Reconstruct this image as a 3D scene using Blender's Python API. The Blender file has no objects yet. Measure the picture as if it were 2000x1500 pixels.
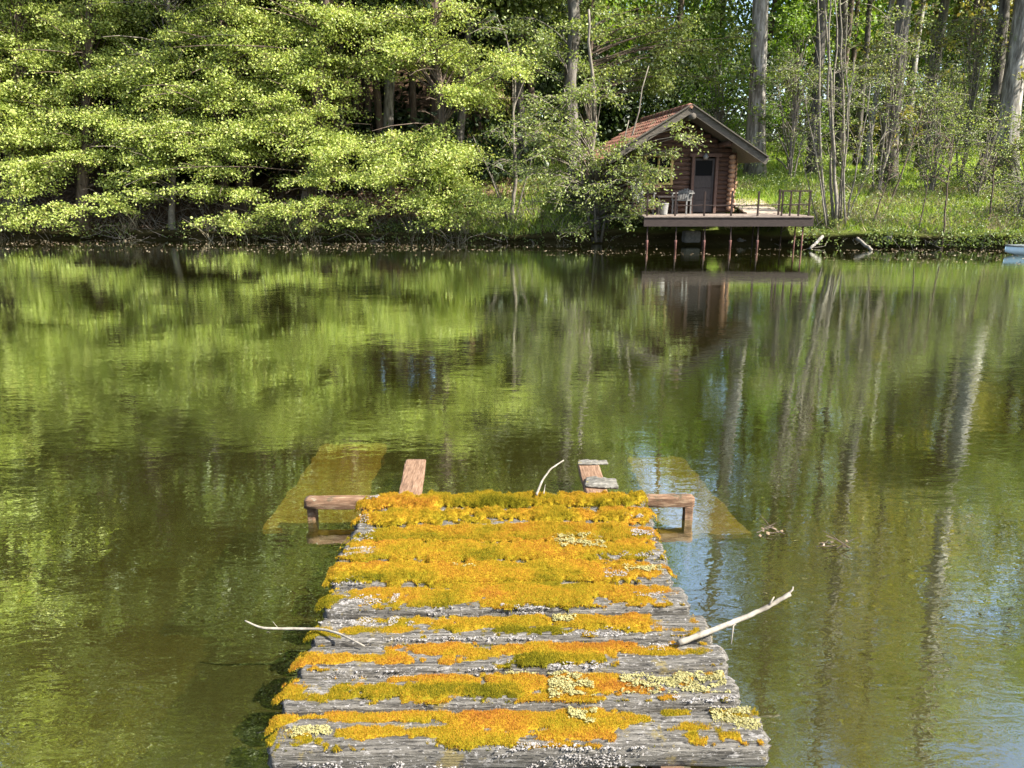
import bpy, bmesh, math, random
import numpy as np
from mathutils import Vector

# ------------------------------------------------------------------ camera, sky, sun, exposure
S = bpy.context.scene
col = S.collection
F = 1511.0            # focal length in pixels of the 2000 px wide photograph
CAMZ = 1.85           # eye height over the water (water is z = 0)
PITCH = math.radians(14.6)
cam_d = bpy.data.cameras.new('camera')
cam = bpy.data.objects.new('camera', cam_d); col.objects.link(cam)
cam.location = (0, 0, CAMZ)
cam.rotation_euler = (math.radians(90) - PITCH, 0, 0)
cam_d.sensor_width = 36.0; cam_d.sensor_fit = 'HORIZONTAL'
cam_d.lens = 36.0 * F / 2000.0
cam_d.clip_start = 0.05; cam_d.clip_end = 1000
S.camera = cam

SUN_EL, SUN_AZ = math.radians(44), math.radians(66)     # azimuth measured from straight behind the camera towards the right
sunv = Vector((math.sin(SUN_AZ) * math.cos(SUN_EL), -math.cos(SUN_AZ) * math.cos(SUN_EL), math.sin(SUN_EL)))
W = bpy.data.worlds.new("World"); S.world = W; W.use_nodes = True
nt = W.node_tree
bg = nt.nodes['Background']
sky = nt.nodes.new('ShaderNodeTexSky'); sky.sky_type = 'NISHITA'; sky.sun_disc = False
sky.sun_elevation = SUN_EL
sky.sun_rotation = math.atan2(sunv.x, sunv.y)
sky.air_density = 1.0; sky.dust_density = 1.6; sky.ozone_density = 1.0
nt.links.new(sky.outputs[0], bg.inputs[0]); bg.inputs[1].default_value = 0.12
sl = bpy.data.lights.new('sun', 'SUN'); sl.energy = 5.0; sl.angle = math.radians(0.53); sl.color = (1.0, 0.95, 0.86)
so = bpy.data.objects.new('sun', sl); col.objects.link(so)
so.rotation_euler = sunv.to_track_quat('Z', 'Y').to_euler(); so.location = (20, -10, 30)
S.view_settings.view_transform = 'Standard'; S.view_settings.look = 'None'
S.view_settings.exposure = 1.74; S.view_settings.gamma = 1.0
S.render.engine = 'CYCLES'
S.cycles.max_bounces = 8; S.cycles.diffuse_bounces = 4; S.cycles.glossy_bounces = 3
S.cycles.transmission_bounces = 5; S.cycles.transparent_max_bounces = 8
S.cycles.caustics_reflective = False; S.cycles.caustics_refractive = False

# ------------------------------------------------------------------ helpers
rng = np.random.default_rng(7)
random.seed(7)
CP, SP = math.cos(PITCH), math.sin(PITCH)

def ray(px, py):
    u, v = (px - 1000) / F, (750 - py) / F
    return np.array([u, CP + v * SP, -SP + v * CP])

def at(px, py, Y):
    d = ray(px, py); return np.array([0, 0, CAMZ]) + d * (Y / d[1])

def atz(px, py, z):
    d = ray(px, py); return np.array([0, 0, CAMZ]) + d * ((z - CAMZ) / d[2])

def tag(o, label=None, cat=None, group=None, kind=None):
    if label: o['label'] = label
    if cat: o['category'] = cat
    if group: o['group'] = group
    if kind: o['kind'] = kind
    return o

def empty(name, loc, label=None, cat=None, group=None, kind=None):
    o = bpy.data.objects.new(name, None); col.objects.link(o); o.location = loc
    o.empty_display_size = 0.2
    return tag(o, label, cat, group, kind)

class MB:
    """collects pieces of geometry in numpy blocks; build() links them as one mesh object"""
    def __init__(s): s.v = []; s.f = []; s.n = 0; s.attr = []
    def add(s, v, f, a=None):
        v = np.asarray(v, dtype=np.float64).reshape(-1, 3); f = np.asarray(f, dtype=np.int64)
        s.v.append(v); s.f.append(f + s.n); s.n += len(v)
        s.attr.append(np.zeros(len(v)) if a is None else np.asarray(a, dtype=np.float64))
        return s
    def box(s, c, size, rot=None, taper=None):
        hx, hy, hz = [q / 2 for q in size]
        v = np.array([[x, y, z] for z in (-hz, hz) for (x, y) in ((-hx, -hy), (hx, -hy), (hx, hy), (-hx, hy))])
        if taper is not None: v[4:, :2] *= taper
        if rot is not None: v = v @ np.asarray(rot).T
        s.add(v + np.asarray(c), [[0, 3, 2, 1], [4, 5, 6, 7], [0, 1, 5, 4], [1, 2, 6, 5], [2, 3, 7, 6], [3, 0, 4, 7]]); return s
    def bar(s, a, b, w, h, up=(0, 0, 1)):
        a = np.asarray(a, float); b = np.asarray(b, float); d = b - a; L = np.linalg.norm(d); d /= L
        up = np.asarray(up, float); x = np.cross(d, up); x /= np.linalg.norm(x); z = np.cross(x, d)
        R = np.stack([x, d, z], 1); return s.box((a + b) / 2, (w, L, h), R)
    def tube(s, pts, rad, k=8, caps=True, jit=0.0):
        P = np.asarray(pts, float); n = len(P); rad = np.broadcast_to(np.asarray(rad, float), (n,))
        T = np.gradient(P, axis=0); T /= np.linalg.norm(T, axis=1)[:, None] + 1e-12
        m = T.mean(0); ref = np.array([1.0, 0, 0]) if abs(m[0]) < 0.6 * np.linalg.norm(m) + 1e-9 else np.array([0, 0, 1.0])
        X = np.cross(T, ref); X /= np.linalg.norm(X, axis=1)[:, None] + 1e-12; Yv = np.cross(T, X)
        a = np.arange(k) * 2 * math.pi / k
        rr = rad[:, None] * (1 + (jit * rng.standard_normal((n, k)) if jit else 0))
        V = P[:, None, :] + rr[..., None] * (np.cos(a)[None, :, None] * X[:, None, :] + np.sin(a)[None, :, None] * Yv[:, None, :])
        i = np.arange(n - 1)[:, None] * k; j = np.arange(k)[None, :]; j2 = (j + 1) % k
        Q = np.stack([i + j, i + j2, i + k + j2, i + k + j], -1).reshape(-1, 4)
        s.add(V.reshape(-1, 3), Q)
        if caps:
            b0 = s.n - n * k
            s.f.append(np.array([list(range(b0 + k - 1, b0 - 1, -1))])); s.f.append(np.array([list(range(s.n - k, s.n))]))
        return s
    def build(s, name, mat, parent=None, smooth=False, attr=None):
        V = np.concatenate(s.v) if s.v else np.zeros((0, 3))
        if parent is not None:
            p = parent; off = np.zeros(3)
            while p is not None: off = off + np.array(p.location); p = p.parent
            V = V - off
        me = bpy.data.meshes.new(name)
        me.vertices.add(len(V)); me.vertices.foreach_set('co', V.astype(np.float32).ravel())
        loops = np.concatenate([f.ravel() for f in s.f]); sizes = np.concatenate([np.full(len(f), f.shape[1]) for f in s.f])
        me.loops.add(len(loops)); me.loops.foreach_set('vertex_index', loops.astype(np.int32))
        me.polygons.add(len(sizes)); st = np.concatenate([[0], np.cumsum(sizes)[:-1]])
        me.polygons.foreach_set('loop_start', st.astype(np.int32)); me.polygons.foreach_set('loop_total', sizes.astype(np.int32))
        me.polygons.foreach_set('use_smooth', np.full(len(sizes), bool(smooth)))
        if attr:
            A = me.attributes.new(attr, 'FLOAT', 'POINT'); A.data.foreach_set('value', np.concatenate(s.attr).astype(np.float32))
        me.update(calc_edges=True); me.validate()
        o = bpy.data.objects.new(name, me); col.objects.link(o)
        if mat is not None: me.materials.append(mat)
        if parent is not None: o.parent = parent
        return o

def vnoise(x, y, seed=0):
    x = np.asarray(x, float); y = np.asarray(y, float)
    xi = np.floor(x).astype(np.int64); yi = np.floor(y).astype(np.int64); fx = x - xi; fy = y - yi
    fx = fx * fx * (3 - 2 * fx); fy = fy * fy * (3 - 2 * fy)
    def h(a, b):
        n = (a * 374761393 + b * 668265263 + seed * 974711) & 0x7fffffff
        n = ((n ^ (n >> 13)) * 1274126177) & 0x7fffffff
        return ((n ^ (n >> 16)) & 0xffff) / 65535.0
    return (h(xi, yi) * (1 - fx) + h(xi + 1, yi) * fx) * (1 - fy) + (h(xi, yi + 1) * (1 - fx) + h(xi + 1, yi + 1) * fx) * fy

def fbm(x, y, seed=0, o=3):
    r = 0; a = 0.5
    for k in range(o): r = r + a * vnoise(x * 2 ** k, y * 2 ** k, seed + k * 17); a *= 0.5
    return r / (1 - 0.5 ** o)

def unit(v): return v / (np.linalg.norm(v, axis=-1, keepdims=True) + 1e-12)

# ------------------------------------------------------------------ materials
def new_mat(name):
    m = bpy.data.materials.new(name); m.use_nodes = True; t = m.node_tree; t.nodes.clear()
    return m, t, t.nodes.new('ShaderNodeOutputMaterial')

def ramp(t, stops):
    r = t.nodes.new('ShaderNodeValToRGB'); e = r.color_ramp.elements
    while len(e) < len(stops): e.new(0.5)
    for q, (p, c) in zip(e, stops): q.position = p; q.color = (*c, 1)
    return r

def noise(t, scale, detail=4, rough=0.6, stretch=None, coord='Object'):
    tc = t.nodes.new('ShaderNodeTexCoord'); n = t.nodes.new('ShaderNodeTexNoise')
    n.inputs['Scale'].default_value = scale; n.inputs['Detail'].default_value = detail; n.inputs['Roughness'].default_value = rough
    if stretch is not None:
        mp = t.nodes.new('ShaderNodeMapping'); mp.inputs['Scale'].default_value = stretch
        t.links.new(tc.outputs[coord], mp.inputs['Vector']); t.links.new(mp.outputs[0], n.inputs['Vector'])
    else: t.links.new(tc.outputs[coord], n.inputs['Vector'])
    return n

def surf_mat(name, stops, scale=6, stretch=None, rough=0.85, bump=0.3, bscale=None, patches=None, detail=5, dist=0.02):
    """noise-ramped surface; patches = (scale, threshold, colour) adds spots of another colour (lichen, rust, moss)"""
    m, t, out = new_mat(name); L = t.links.new
    n = noise(t, scale, detail, 0.65, stretch); r = ramp(t, stops); L(n.outputs['Fac'], r.inputs[0])
    c = r.outputs[0]
    for (ps, th, pc, *st_) in (patches or []):
        pn = noise(t, ps, 5, 0.7, st_[0] if st_ else None); pr = ramp(t, [(th, (0, 0, 0)), (min(th + 0.06, 1), (1, 1, 1))]); L(pn.outputs['Fac'], pr.inputs[0])
        mx = t.nodes.new('ShaderNodeMix'); mx.data_type = 'RGBA'
        L(pr.outputs[0], mx.inputs['Factor']); L(c, mx.inputs['A']); mx.inputs['B'].default_value = (*pc, 1); c = mx.outputs['Result']
    b = t.nodes.new('ShaderNodeBsdfPrincipled'); L(c, b.inputs['Base Color']); b.inputs['Roughness'].default_value = rough
    b.inputs['Specular IOR Level'].default_value = 0.25
    if bump:
        bn = noise(t, bscale or scale * 2, 6, 0.7, stretch); bp = t.nodes.new('ShaderNodeBump')
        bp.inputs['Strength'].default_value = bump; bp.inputs['Distance'].default_value = dist
        L(bn.outputs['Fac'], bp.inputs['Height']); L(bp.outputs[0], b.inputs['Normal'])
    L(b.outputs[0], out.inputs[0]); return m

def leaf_mat(name, stops, trans=0.45, tint=(1.15, 1.15, 0.7)):
    m, t, out = new_mat(name); L = t.links.new
    g = t.nodes.new('ShaderNodeNewGeometry'); r = ramp(t, stops); L(g.outputs['Random Per Island'], r.inputs[0])
    d = t.nodes.new('ShaderNodeBsdfDiffuse'); L(r.outputs[0], d.inputs[0])
    tr = t.nodes.new('ShaderNodeBsdfTranslucent'); mu = t.nodes.new('ShaderNodeMix'); mu.data_type = 'RGBA'; mu.blend_type = 'MULTIPLY'
    mu.inputs['Factor'].default_value = 1; L(r.outputs[0], mu.inputs['A']); mu.inputs['B'].default_value = (*tint, 1); L(mu.outputs['Result'], tr.inputs[0])
    mx = t.nodes.new('ShaderNodeMixShader'); mx.inputs[0].default_value = trans; L(d.outputs[0], mx.inputs[1]); L(tr.outputs[0], mx.inputs[2])
    gl = t.nodes.new('ShaderNodeBsdfGlossy'); gl.inputs['Roughness'].default_value = 0.45
    m2 = t.nodes.new('ShaderNodeMixShader'); m2.inputs[0].default_value = 0.035; L(mx.outputs[0], m2.inputs[1]); L(gl.outputs[0], m2.inputs[2])
    L(m2.outputs[0], out.inputs[0]); return m

M = {}
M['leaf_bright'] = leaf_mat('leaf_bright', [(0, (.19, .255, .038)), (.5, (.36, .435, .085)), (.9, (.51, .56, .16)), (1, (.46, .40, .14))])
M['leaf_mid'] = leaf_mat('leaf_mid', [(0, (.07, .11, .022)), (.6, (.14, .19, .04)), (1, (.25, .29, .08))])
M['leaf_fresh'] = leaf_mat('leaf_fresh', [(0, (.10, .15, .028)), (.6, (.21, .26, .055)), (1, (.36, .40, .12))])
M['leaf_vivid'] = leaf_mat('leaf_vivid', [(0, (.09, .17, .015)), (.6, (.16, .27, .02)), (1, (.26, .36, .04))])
M['leaf_dark_shade'] = leaf_mat('leaf_dark_shade', [(0, (.012, .026, .006)), (.6, (.028, .05, .011)), (1, (.06, .085, .022))], trans=0.3)  # dark green of the back wood, deepened to stand in for canopy shade
M['leaf_ochre'] = leaf_mat('leaf_ochre', [(0, (.14, .15, .03)), (.5, (.28, .26, .055)), (.8, (.34, .25, .06)), (1, (.20, .25, .045))])
M['leaf_brown'] = leaf_mat('leaf_brown', [(0, (.07, .04, .025)), (.5, (.16, .095, .055)), (1, (.30, .20, .13))], trans=0.15)
M['leaf_grass'] = leaf_mat('leaf_grass', [(0, (.14, .23, .025)), (.6, (.31, .43, .05)), (.9, (.44, .50, .10)), (1, (.46, .41, .22))], trans=0.4)
M['leaf_dry'] = leaf_mat('leaf_dry', [(0, (.16, .12, .07)), (.6, (.33, .27, .17)), (1, (.48, .41, .28))], trans=0.2)
M['leaf_float'] = leaf_mat('leaf_float', [(0, (.07, .05, .03)), (.6, (.18, .13, .08)), (1, (.40, .33, .23))], trans=0.0)
M['bark_grey'] = surf_mat('bark_grey', [(.3, (.02, .017, .014)), (.47, (.085, .074, .06)), (.68, (.20, .18, .15))], 9, (1, 1, .14), bump=.8, patches=[(2.2, .60, (.13, .15, .07))], dist=.04)
M['bark_pale'] = surf_mat('bark_pale', [(.3, (.035, .03, .024)), (.47, (.16, .143, .12)), (.66, (.37, .345, .305))], 8, (1, 1, .18), bump=.6, patches=[(2.5, .62, (.17, .18, .10))], dist=.03)
M['bark_brown'] = surf_mat('bark_brown', [(.25, (.035, .024, .017)), (.55, (.11, .08, .058)), (.8, (.22, .17, .13))], 12, (1, 1, .2), bump=.8, dist=.03)
M['twig'] = surf_mat('twig', [(.3, (.09, .075, .058)), (.7, (.24, .21, .165))], 9, bump=0)
M['wood_grey'] = surf_mat('wood_grey', [(.30, (.024, .021, .017)), (.44, (.095, .086, .070)), (.56, (.175, .16, .134)), (.74, (.27, .25, .212))], 7, (1.0, 16, 16), bump=1.0, bscale=11,
                          patches=[(9, .60, (.20, .16, .07)), (16, .58, (.30, .28, .255), (1, 2, 2)), (70, .59, (.40, .375, .345)), (60, .56, (.03, .028, .026), (.5, 2, 2))], dist=.016)
M['lichen'] = surf_mat('lichen', [(.3, (.13, .12, .107)), (.7, (.33, .305, .28))], 60, bump=.4, dist=.004)
M['lichen_yellow'] = surf_mat('lichen_yellow', [(.3, (.15, .135, .04)), (.7, (.36, .32, .14))], 60, bump=.4, dist=.004)
M['red_wood'] = surf_mat('red_wood', [(.25, (.06, .034, .02)), (.5, (.18, .105, .062)), (.75, (.30, .20, .13))], 9, (12, 1.2, 8), bump=.7, patches=[(9, .62, (.10, .07, .045)), (30, .62, (.06, .045, .032))], dist=.006)
M['red_bar'] = surf_mat('red_bar', [(.25, (.05, .028, .016)), (.5, (.15, .085, .048)), (.75, (.33, .23, .14))], 9, (1.2, 8, 8), bump=.6, patches=[(9, .56, (.07, .055, .03)), (26, .62, (.22, .19, .13))], dist=.008)
M['twig_pale'] = surf_mat('twig_pale', [(.3, (.10, .085, .065)), (.7, (.23, .205, .16))], 9, bump=0)
M['bark_piece'] = surf_mat('bark_piece', [(.25, (.035, .03, .024)), (.5, (.14, .13, .105)), (.75, (.30, .28, .24))], 22, (1, 3, 3), bump=.9, patches=[(26, .62, (.30, .24, .05))], dist=.01)
M['stick'] = surf_mat('stick', [(.25, (.09, .075, .06)), (.5, (.22, .195, .155)), (.8, (.34, .31, .255))], 22, bump=.5, patches=[(50, .68, (.13, .10, .07))], dist=.004)
M['sunk_board'] = surf_mat('sunk_board', [(.3, (.32, .215, .06)), (.7, (.50, .35, .12))], 5, bump=.3, patches=[(3.2, .56, (.30, .20, .06)), (11, .60, (.20, .15, .04)), (24, .62, (.70, .55, .2))])
M['log'] = surf_mat('log', [(.25, (.020, .011, .008)), (.5, (.072, .039, .026)), (.78, (.17, .10, .068))], 6, (1.0, 9, 9), bump=.7, dist=.012)
M['log_sunlit'] = surf_mat('log_sunlit', [(.25, (.20, .10, .055)), (.6, (.42, .25, .15)), (.85, (.55, .40, .28))], 9, bump=.5, dist=.01)
M['board_grey'] = surf_mat('board_grey', [(.25, (.03, .025, .02)), (.55, (.085, .073, .057)), (.8, (.17, .15, .12))], 6, (1.5, 8, 8), bump=.6, patches=[(9, .62, (.12, .13, .06))], dist=.01)
M['door_wood'] = surf_mat('door_wood', [(.3, (.03, .025, .023)), (.7, (.065, .054, .05))], 9, (8, 8, 1), bump=.4, dist=.006)
M['frame_red'] = surf_mat('frame_red', [(.3, (.06, .035, .027)), (.7, (.14, .082, .06))], 9, (8, 8, 1), bump=.4, dist=.006)
M['frame_yellow'] = surf_mat('frame_yellow', [(.3, (.30, .20, .07)), (.7, (.48, .35, .14))], 12, bump=.3, dist=.004)
M['deck_wood'] = surf_mat('deck_wood', [(.25, (.10, .075, .06)), (.55, (.24, .19, .155)), (.8, (.42, .35, .29))], 7, (1, 9, 9), bump=.6, dist=.01)
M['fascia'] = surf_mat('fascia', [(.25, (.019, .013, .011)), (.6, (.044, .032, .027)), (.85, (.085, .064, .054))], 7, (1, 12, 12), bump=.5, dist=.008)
M['pale_board'] = surf_mat('pale_board', [(.3, (.36, .28, .20)), (.7, (.60, .50, .39))], 9, (1, 6, 6), bump=.4, dist=.006)
M['rust'] = surf_mat('rust', [(.3, (.014, .009, .008)), (.6, (.036, .022, .017)), (.85, (.10, .05, .036))], 30, bump=.4, dist=.004)
M['rust_red'] = surf_mat('rust_red', [(.3, (.07, .028, .022)), (.7, (.18, .085, .068))], 30, bump=.4, dist=.004)
M['tile'] = surf_mat('tile', [(.25, (.08, .036, .026)), (.5, (.19, .082, .054)), (.75, (.30, .165, .115))], 5, bump=.4, patches=[(4, .54, (.12, .10, .055)), (14, .60, (.30, .24, .18))], dist=.01)
M['chair_white'] = surf_mat('chair_white', [(.3, (.10, .097, .09)), (.7, (.21, .205, .19))], 10, bump=.2, dist=.004)
M['white_paint'] = surf_mat('white_paint', [(.3, (.15, .145, .135)), (.7, (.27, .26, .24))], 10, bump=.2, dist=.004)
M['boat_blue'] = surf_mat('boat_blue', [(.3, (.50, .66, .74)), (.7, (.66, .80, .86))], 4, rough=.4, bump=.1, dist=.004)
M['boat_dark'] = surf_mat('boat_dark', [(.3, (.05, .06, .06)), (.7, (.10, .11, .11))], 8, rough=.5, bump=.1, dist=.004)
M['concrete'] = surf_mat('concrete', [(.3, (.09, .085, .075)), (.7, (.19, .18, .16))], 12, bump=.4, dist=.006)
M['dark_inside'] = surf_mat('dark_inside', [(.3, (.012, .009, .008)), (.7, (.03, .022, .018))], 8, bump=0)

def glass_mat():
    m, t, out = new_mat('glass_pane'); b = t.nodes.new('ShaderNodeBsdfPrincipled')
    b.inputs['Base Color'].default_value = (.004, .004, .005, 1); b.inputs['Roughness'].default_value = .25
    b.inputs['Specular IOR Level'].default_value = .03
    t.links.new(b.outputs[0], out.inputs[0]); return m
M['glass'] = glass_mat()

def moss_mat():
    m, t, out = new_mat('moss'); L = t.links.new
    a = t.nodes.new('ShaderNodeAttribute'); a.attribute_name = 'hue'; a.attribute_type = 'GEOMETRY'
    r = ramp(t, [(0, (.12, .115, .010)), (.25, (.28, .225, .016)), (.5, (.45, .305, .024)), (.75, (.47, .245, .028)), (1, (.36, .14, .028))])
    g = t.nodes.new('ShaderNodeNewGeometry')
    ad = t.nodes.new('ShaderNodeMath'); ad.operation = 'MULTIPLY_ADD'; ad.inputs[1].default_value = .60; L(g.outputs['Random Per Island'], ad.inputs[0])
    sb = t.nodes.new('ShaderNodeMath'); sb.operation = 'SUBTRACT'; sb.inputs[1].default_value = .34; L(a.outputs['Fac'], sb.inputs[0]); L(sb.outputs[0], ad.inputs[2])
    L(ad.outputs[0], r.inputs[0])
    d = t.nodes.new('ShaderNodeBsdfDiffuse'); L(r.outputs[0], d.inputs[0]); tr = t.nodes.new('ShaderNodeBsdfTranslucent'); L(r.outputs[0], tr.inputs[0])
    mx = t.nodes.new('ShaderNodeMixShader'); mx.inputs[0].default_value = .4; L(d.outputs[0], mx.inputs[1]); L(tr.outputs[0], mx.inputs[2])
    L(mx.outputs[0], out.inputs[0]); return m
M['moss'] = moss_mat()

def water_mat():
    m, t, out = new_mat('pond_water'); L = t.links.new
    tc = t.nodes.new('ShaderNodeTexCoord')
    def nz(scale, sx, sy, det, dist=0.0):
        mp = t.nodes.new('ShaderNodeMapping'); mp.inputs['Scale'].default_value = (sx, sy, 1); L(tc.outputs['Object'], mp.inputs[0])
        n = t.nodes.new('ShaderNodeTexNoise'); n.inputs['Scale'].default_value = scale; n.inputs['Detail'].default_value = det
        n.inputs['Distortion'].default_value = dist; L(mp.outputs[0], n.inputs[0]); return n
    n1 = nz(1.0, 5.5, 13.0, 3, .6); n2 = nz(1.0, 1.1, 2.2, 2, .3); n3 = nz(1.0, 17, 30, 1, .5); calm = nz(.28, 1, 1.6, 2)
    cr = ramp(t, [(.35, (.35,) * 3), (.62, (1,) * 3)]); L(calm.outputs['Fac'], cr.inputs[0])
    a = t.nodes.new('ShaderNodeMath'); a.operation = 'MULTIPLY_ADD'; a.inputs[1].default_value = 2.6; L(n2.outputs['Fac'], a.inputs[0]); L(n1.outputs['Fac'], a.inputs[2])
    a2 = t.nodes.new('ShaderNodeMath'); a2.operation = 'MULTIPLY_ADD'; a2.inputs[1].default_value = .34; L(n3.outputs['Fac'], a2.inputs[0]); L(a.outputs[0], a2.inputs[2])
    bp = t.nodes.new('ShaderNodeBump'); bp.inputs['Distance'].default_value = .0014; L(cr.outputs[0], bp.inputs['Strength']); L(a2.outputs[0], bp.inputs['Height'])
    gl = t.nodes.new('ShaderNodeBsdfGlossy'); gl.inputs['Roughness'].default_value = .012; gl.inputs[0].default_value = (.92, .97, .90, 1); L(bp.outputs[0], gl.inputs['Normal'])
    lw = t.nodes.new('ShaderNodeLayerWeight'); lw.inputs[0].default_value = .5; L(bp.outputs[0], lw.inputs['Normal'])
    fr = ramp(t, [(0, (.06,) * 3), (.28, (.17,) * 3), (.45, (.40,) * 3), (.6, (.66,) * 3), (.8, (.88,) * 3), (1, (1,) * 3)]); L(lw.outputs['Facing'], fr.inputs[0])
    tr = t.nodes.new('ShaderNodeBsdfTransparent'); tr.inputs[0].default_value = (.86, .82, .44, 1)
    df = t.nodes.new('ShaderNodeBsdfDiffuse'); df.inputs[0].default_value = (.066, .063, .015, 1)
    mb = t.nodes.new('ShaderNodeMixShader'); mb.inputs[0].default_value = .33; L(tr.outputs[0], mb.inputs[1]); L(df.outputs[0], mb.inputs[2])
    mx = t.nodes.new('ShaderNodeMixShader'); L(fr.outputs[0], mx.inputs[0]); L(mb.outputs[0], mx.inputs[1]); L(gl.outputs[0], mx.inputs[2])
    L(mx.outputs[0], out.inputs[0]); return m
M['water'] = water_mat()

def ground_mat():
    m, t, out = new_mat('ground'); L = t.links.new
    litter = noise(t, 5, 6, .7); lr = ramp(t, [(.3, (.035, .022, .014)), (.5, (.11, .07, .042)), (.72, (.24, .165, .11))]); L(litter.outputs['Fac'], lr.inputs[0])
    gn = noise(t, 3, 6, .7); gr = ramp(t, [(.3, (.06, .10, .016)), (.55, (.17, .25, .032)), (.75, (.28, .35, .06))]); L(gn.outputs['Fac'], gr.inputs[0])
    a = t.nodes.new('ShaderNodeAttribute'); a.attribute_name = 'turf'
    pn = noise(t, .5, 4, .6); ad = t.nodes.new('ShaderNodeMath'); ad.operation = 'ADD'; L(a.outputs['Fac'], ad.inputs[0]); L(pn.outputs['Fac'], ad.inputs[1])
    ar = ramp(t, [(.55, (0, 0, 0)), (.75, (1, 1, 1))]); 
    sc = t.nodes.new('ShaderNodeMath'); sc.operation = 'MULTIPLY'; sc.inputs[1].default_value = .6; L(ad.outputs[0], sc.inputs[0]); L(sc.outputs[0], ar.inputs[0])
    mx = t.nodes.new('ShaderNodeMix'); mx.data_type = 'RGBA'; L(ar.outputs[0], mx.inputs['Factor']); L(lr.outputs[0], mx.inputs['A']); L(gr.outputs[0], mx.inputs['B'])
    # mud on pond bed and wet bank foot, carried higher as painted shadow band
    geo = t.nodes.new('ShaderNodeNewGeometry'); sx = t.nodes.new('ShaderNodeSeparateXYZ'); L(geo.outputs['Position'], sx.inputs[0])
    mr = t.nodes.new('ShaderNodeMapRange'); mr.inputs['From Min'].default_value = .30; mr.inputs['From Max'].default_value = .75; L(sx.outputs[2], mr.inputs['Value'])
    m2 = t.nodes.new('ShaderNodeMix'); m2.data_type = 'RGBA'; L(mr.outputs[0], m2.inputs['Factor']); m2.inputs['A'].default_value = (.042, .034, .012, 1); L(mx.outputs['Result'], m2.inputs['B'])
    b = t.nodes.new('ShaderNodeBsdfPrincipled'); b.inputs['Roughness'].default_value = .95; b.inputs['Specular IOR Level'].default_value = .1; L(m2.outputs['Result'], b.inputs['Base Color'])
    bn = noise(t, 9, 6, .7); bp = t.nodes.new('ShaderNodeBump'); bp.inputs['Strength'].default_value = .8; bp.inputs['Distance'].default_value = .08
    L(bn.outputs['Fac'], bp.inputs['Height']); L(bp.outputs[0], b.inputs['Normal']); L(b.outputs[0], out.inputs[0]); return m
M['ground'] = ground_mat()

# ------------------------------------------------------------------ terrain and water
SX = [-90, -45, -32, -24, -16.5, -8, 0, 3.5, 6, 9, 13, 18, 24, 34, 90]
SY = [-30, 4, 19, 25.2, 26.6, 25.7, 24.8, 24.6, 24.2, 22.9, 22.5, 22.2, 19, 5, -40]
def shore(x):
    x = np.asarray(x, float)
    return (np.interp(x - 1, SX, SY) + np.interp(x, SX, SY) + np.interp(x + 1, SX, SY)) / 3 + 0.25 * (fbm(x * .8, x * 0 + 3, 5) - .5) * 2

def ground_z(x, Y):
    x = np.asarray(x, float); Y = np.asarray(Y, float)
    d = Y - shore(x)
    w = np.clip((x + 3.5) / 8.0, 0, 1); w = w * w * (3 - 2 * w)      # 0 = wooded hill on the left, 1 = meadow on the right
    left = np.interp(d, [0, .12, .5, 3, 8, 20, 40, 120], [.06, .18, .34, 1.0, 3.1, 8.2, 14, 22])
    right = np.interp(d, [0, .12, .5, 2, 5.0, 10, 21, 30, 60, 120], [.06, .30, .5, .98, 1.72, 2.35, 3.75, 4.3, 5.5, 8])
    land = left * (1 - w) + right * w + 0.22 * (fbm(x * .55, Y * .55, 9) - .5) * np.clip(d, 0, 1.5)
    pond = np.maximum(-1.0, np.interp(d, [-3, -1, -.15, 0], [-1.0, -.55, -.12, .06]))
    z = np.where(d > 0, land, pond)
    near = np.interp(Y, [-6, -3, -2.2, -1.5], [.7, .5, .3, -1.0])
    return np.where(d < 0, np.maximum(z, near), z)

xs = np.arange(-90, 90.01, .5)
ds = np.concatenate([np.arange(-80, -34, 6.), np.arange(-34, -20, 1.), np.arange(-20, -4, 2), [-3, -2, -1, -.5, -.15, 0, .06, .12, .3, .5], np.arange(.8, 12, .4), np.arange(12, 40, 1.), np.arange(40, 130, 6)])
gx, gd = np.meshgrid(xs, ds); gy = shore(gx) + gd; gz = ground_z(gx, gy)
cut = np.clip(-.6 + 2.6 * fbm(gx[0] * .7, gx[0] * 0 + 1, 13, 3), .1, 1.5) * np.where(gx[0] < 3, .6, 1)      # the bank is undercut: its turf lip hangs over the water
for r_, (dy, zz) in {round(-.15, 2): (.20, -.14), 0.0: (.48, .02), .06: (.46, .16), .12: (-.10, .30), .3: (-.16, .40)}.items():
    i_ = int(np.argmin(np.abs(ds - r_))); gy[i_] = shore(gx[0]) + dy * (cut if abs(dy) > .05 else 1); gz[i_] = zz * np.where(gx[0] < 2, .62, 1) + (.22 if zz > .25 else .08) * (fbm(gx[0] * .9, gx[0] * 0 + .1, 14, 3) - .5)
nr, nc = gx.shape; idx = np.arange(nr * nc).reshape(nr, nc)
q = np.stack([idx[:-1, :-1], idx[:-1, 1:], idx[1:, 1:], idx[1:, :-1]], -1).reshape(-1, 4)
turf = np.clip((gx - 0.5) / 5.0, -.35, 1) + np.where((gx > -1) & (gd > 1) & (gd < 9), .4, 0)
tag(MB().add(np.stack([gx, gy, gz], -1).reshape(-1, 3), q, turf.ravel()).build('ground', M['ground'], smooth=True, attr='turf'), kind='structure')
tag(MB().add([[-90, -12, 0], [90, -12, 0], [90, 40, 0], [-90, 40, 0]], [[0, 1, 2, 3]]).build('pond_water', M['water']), kind='structure')

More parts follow.
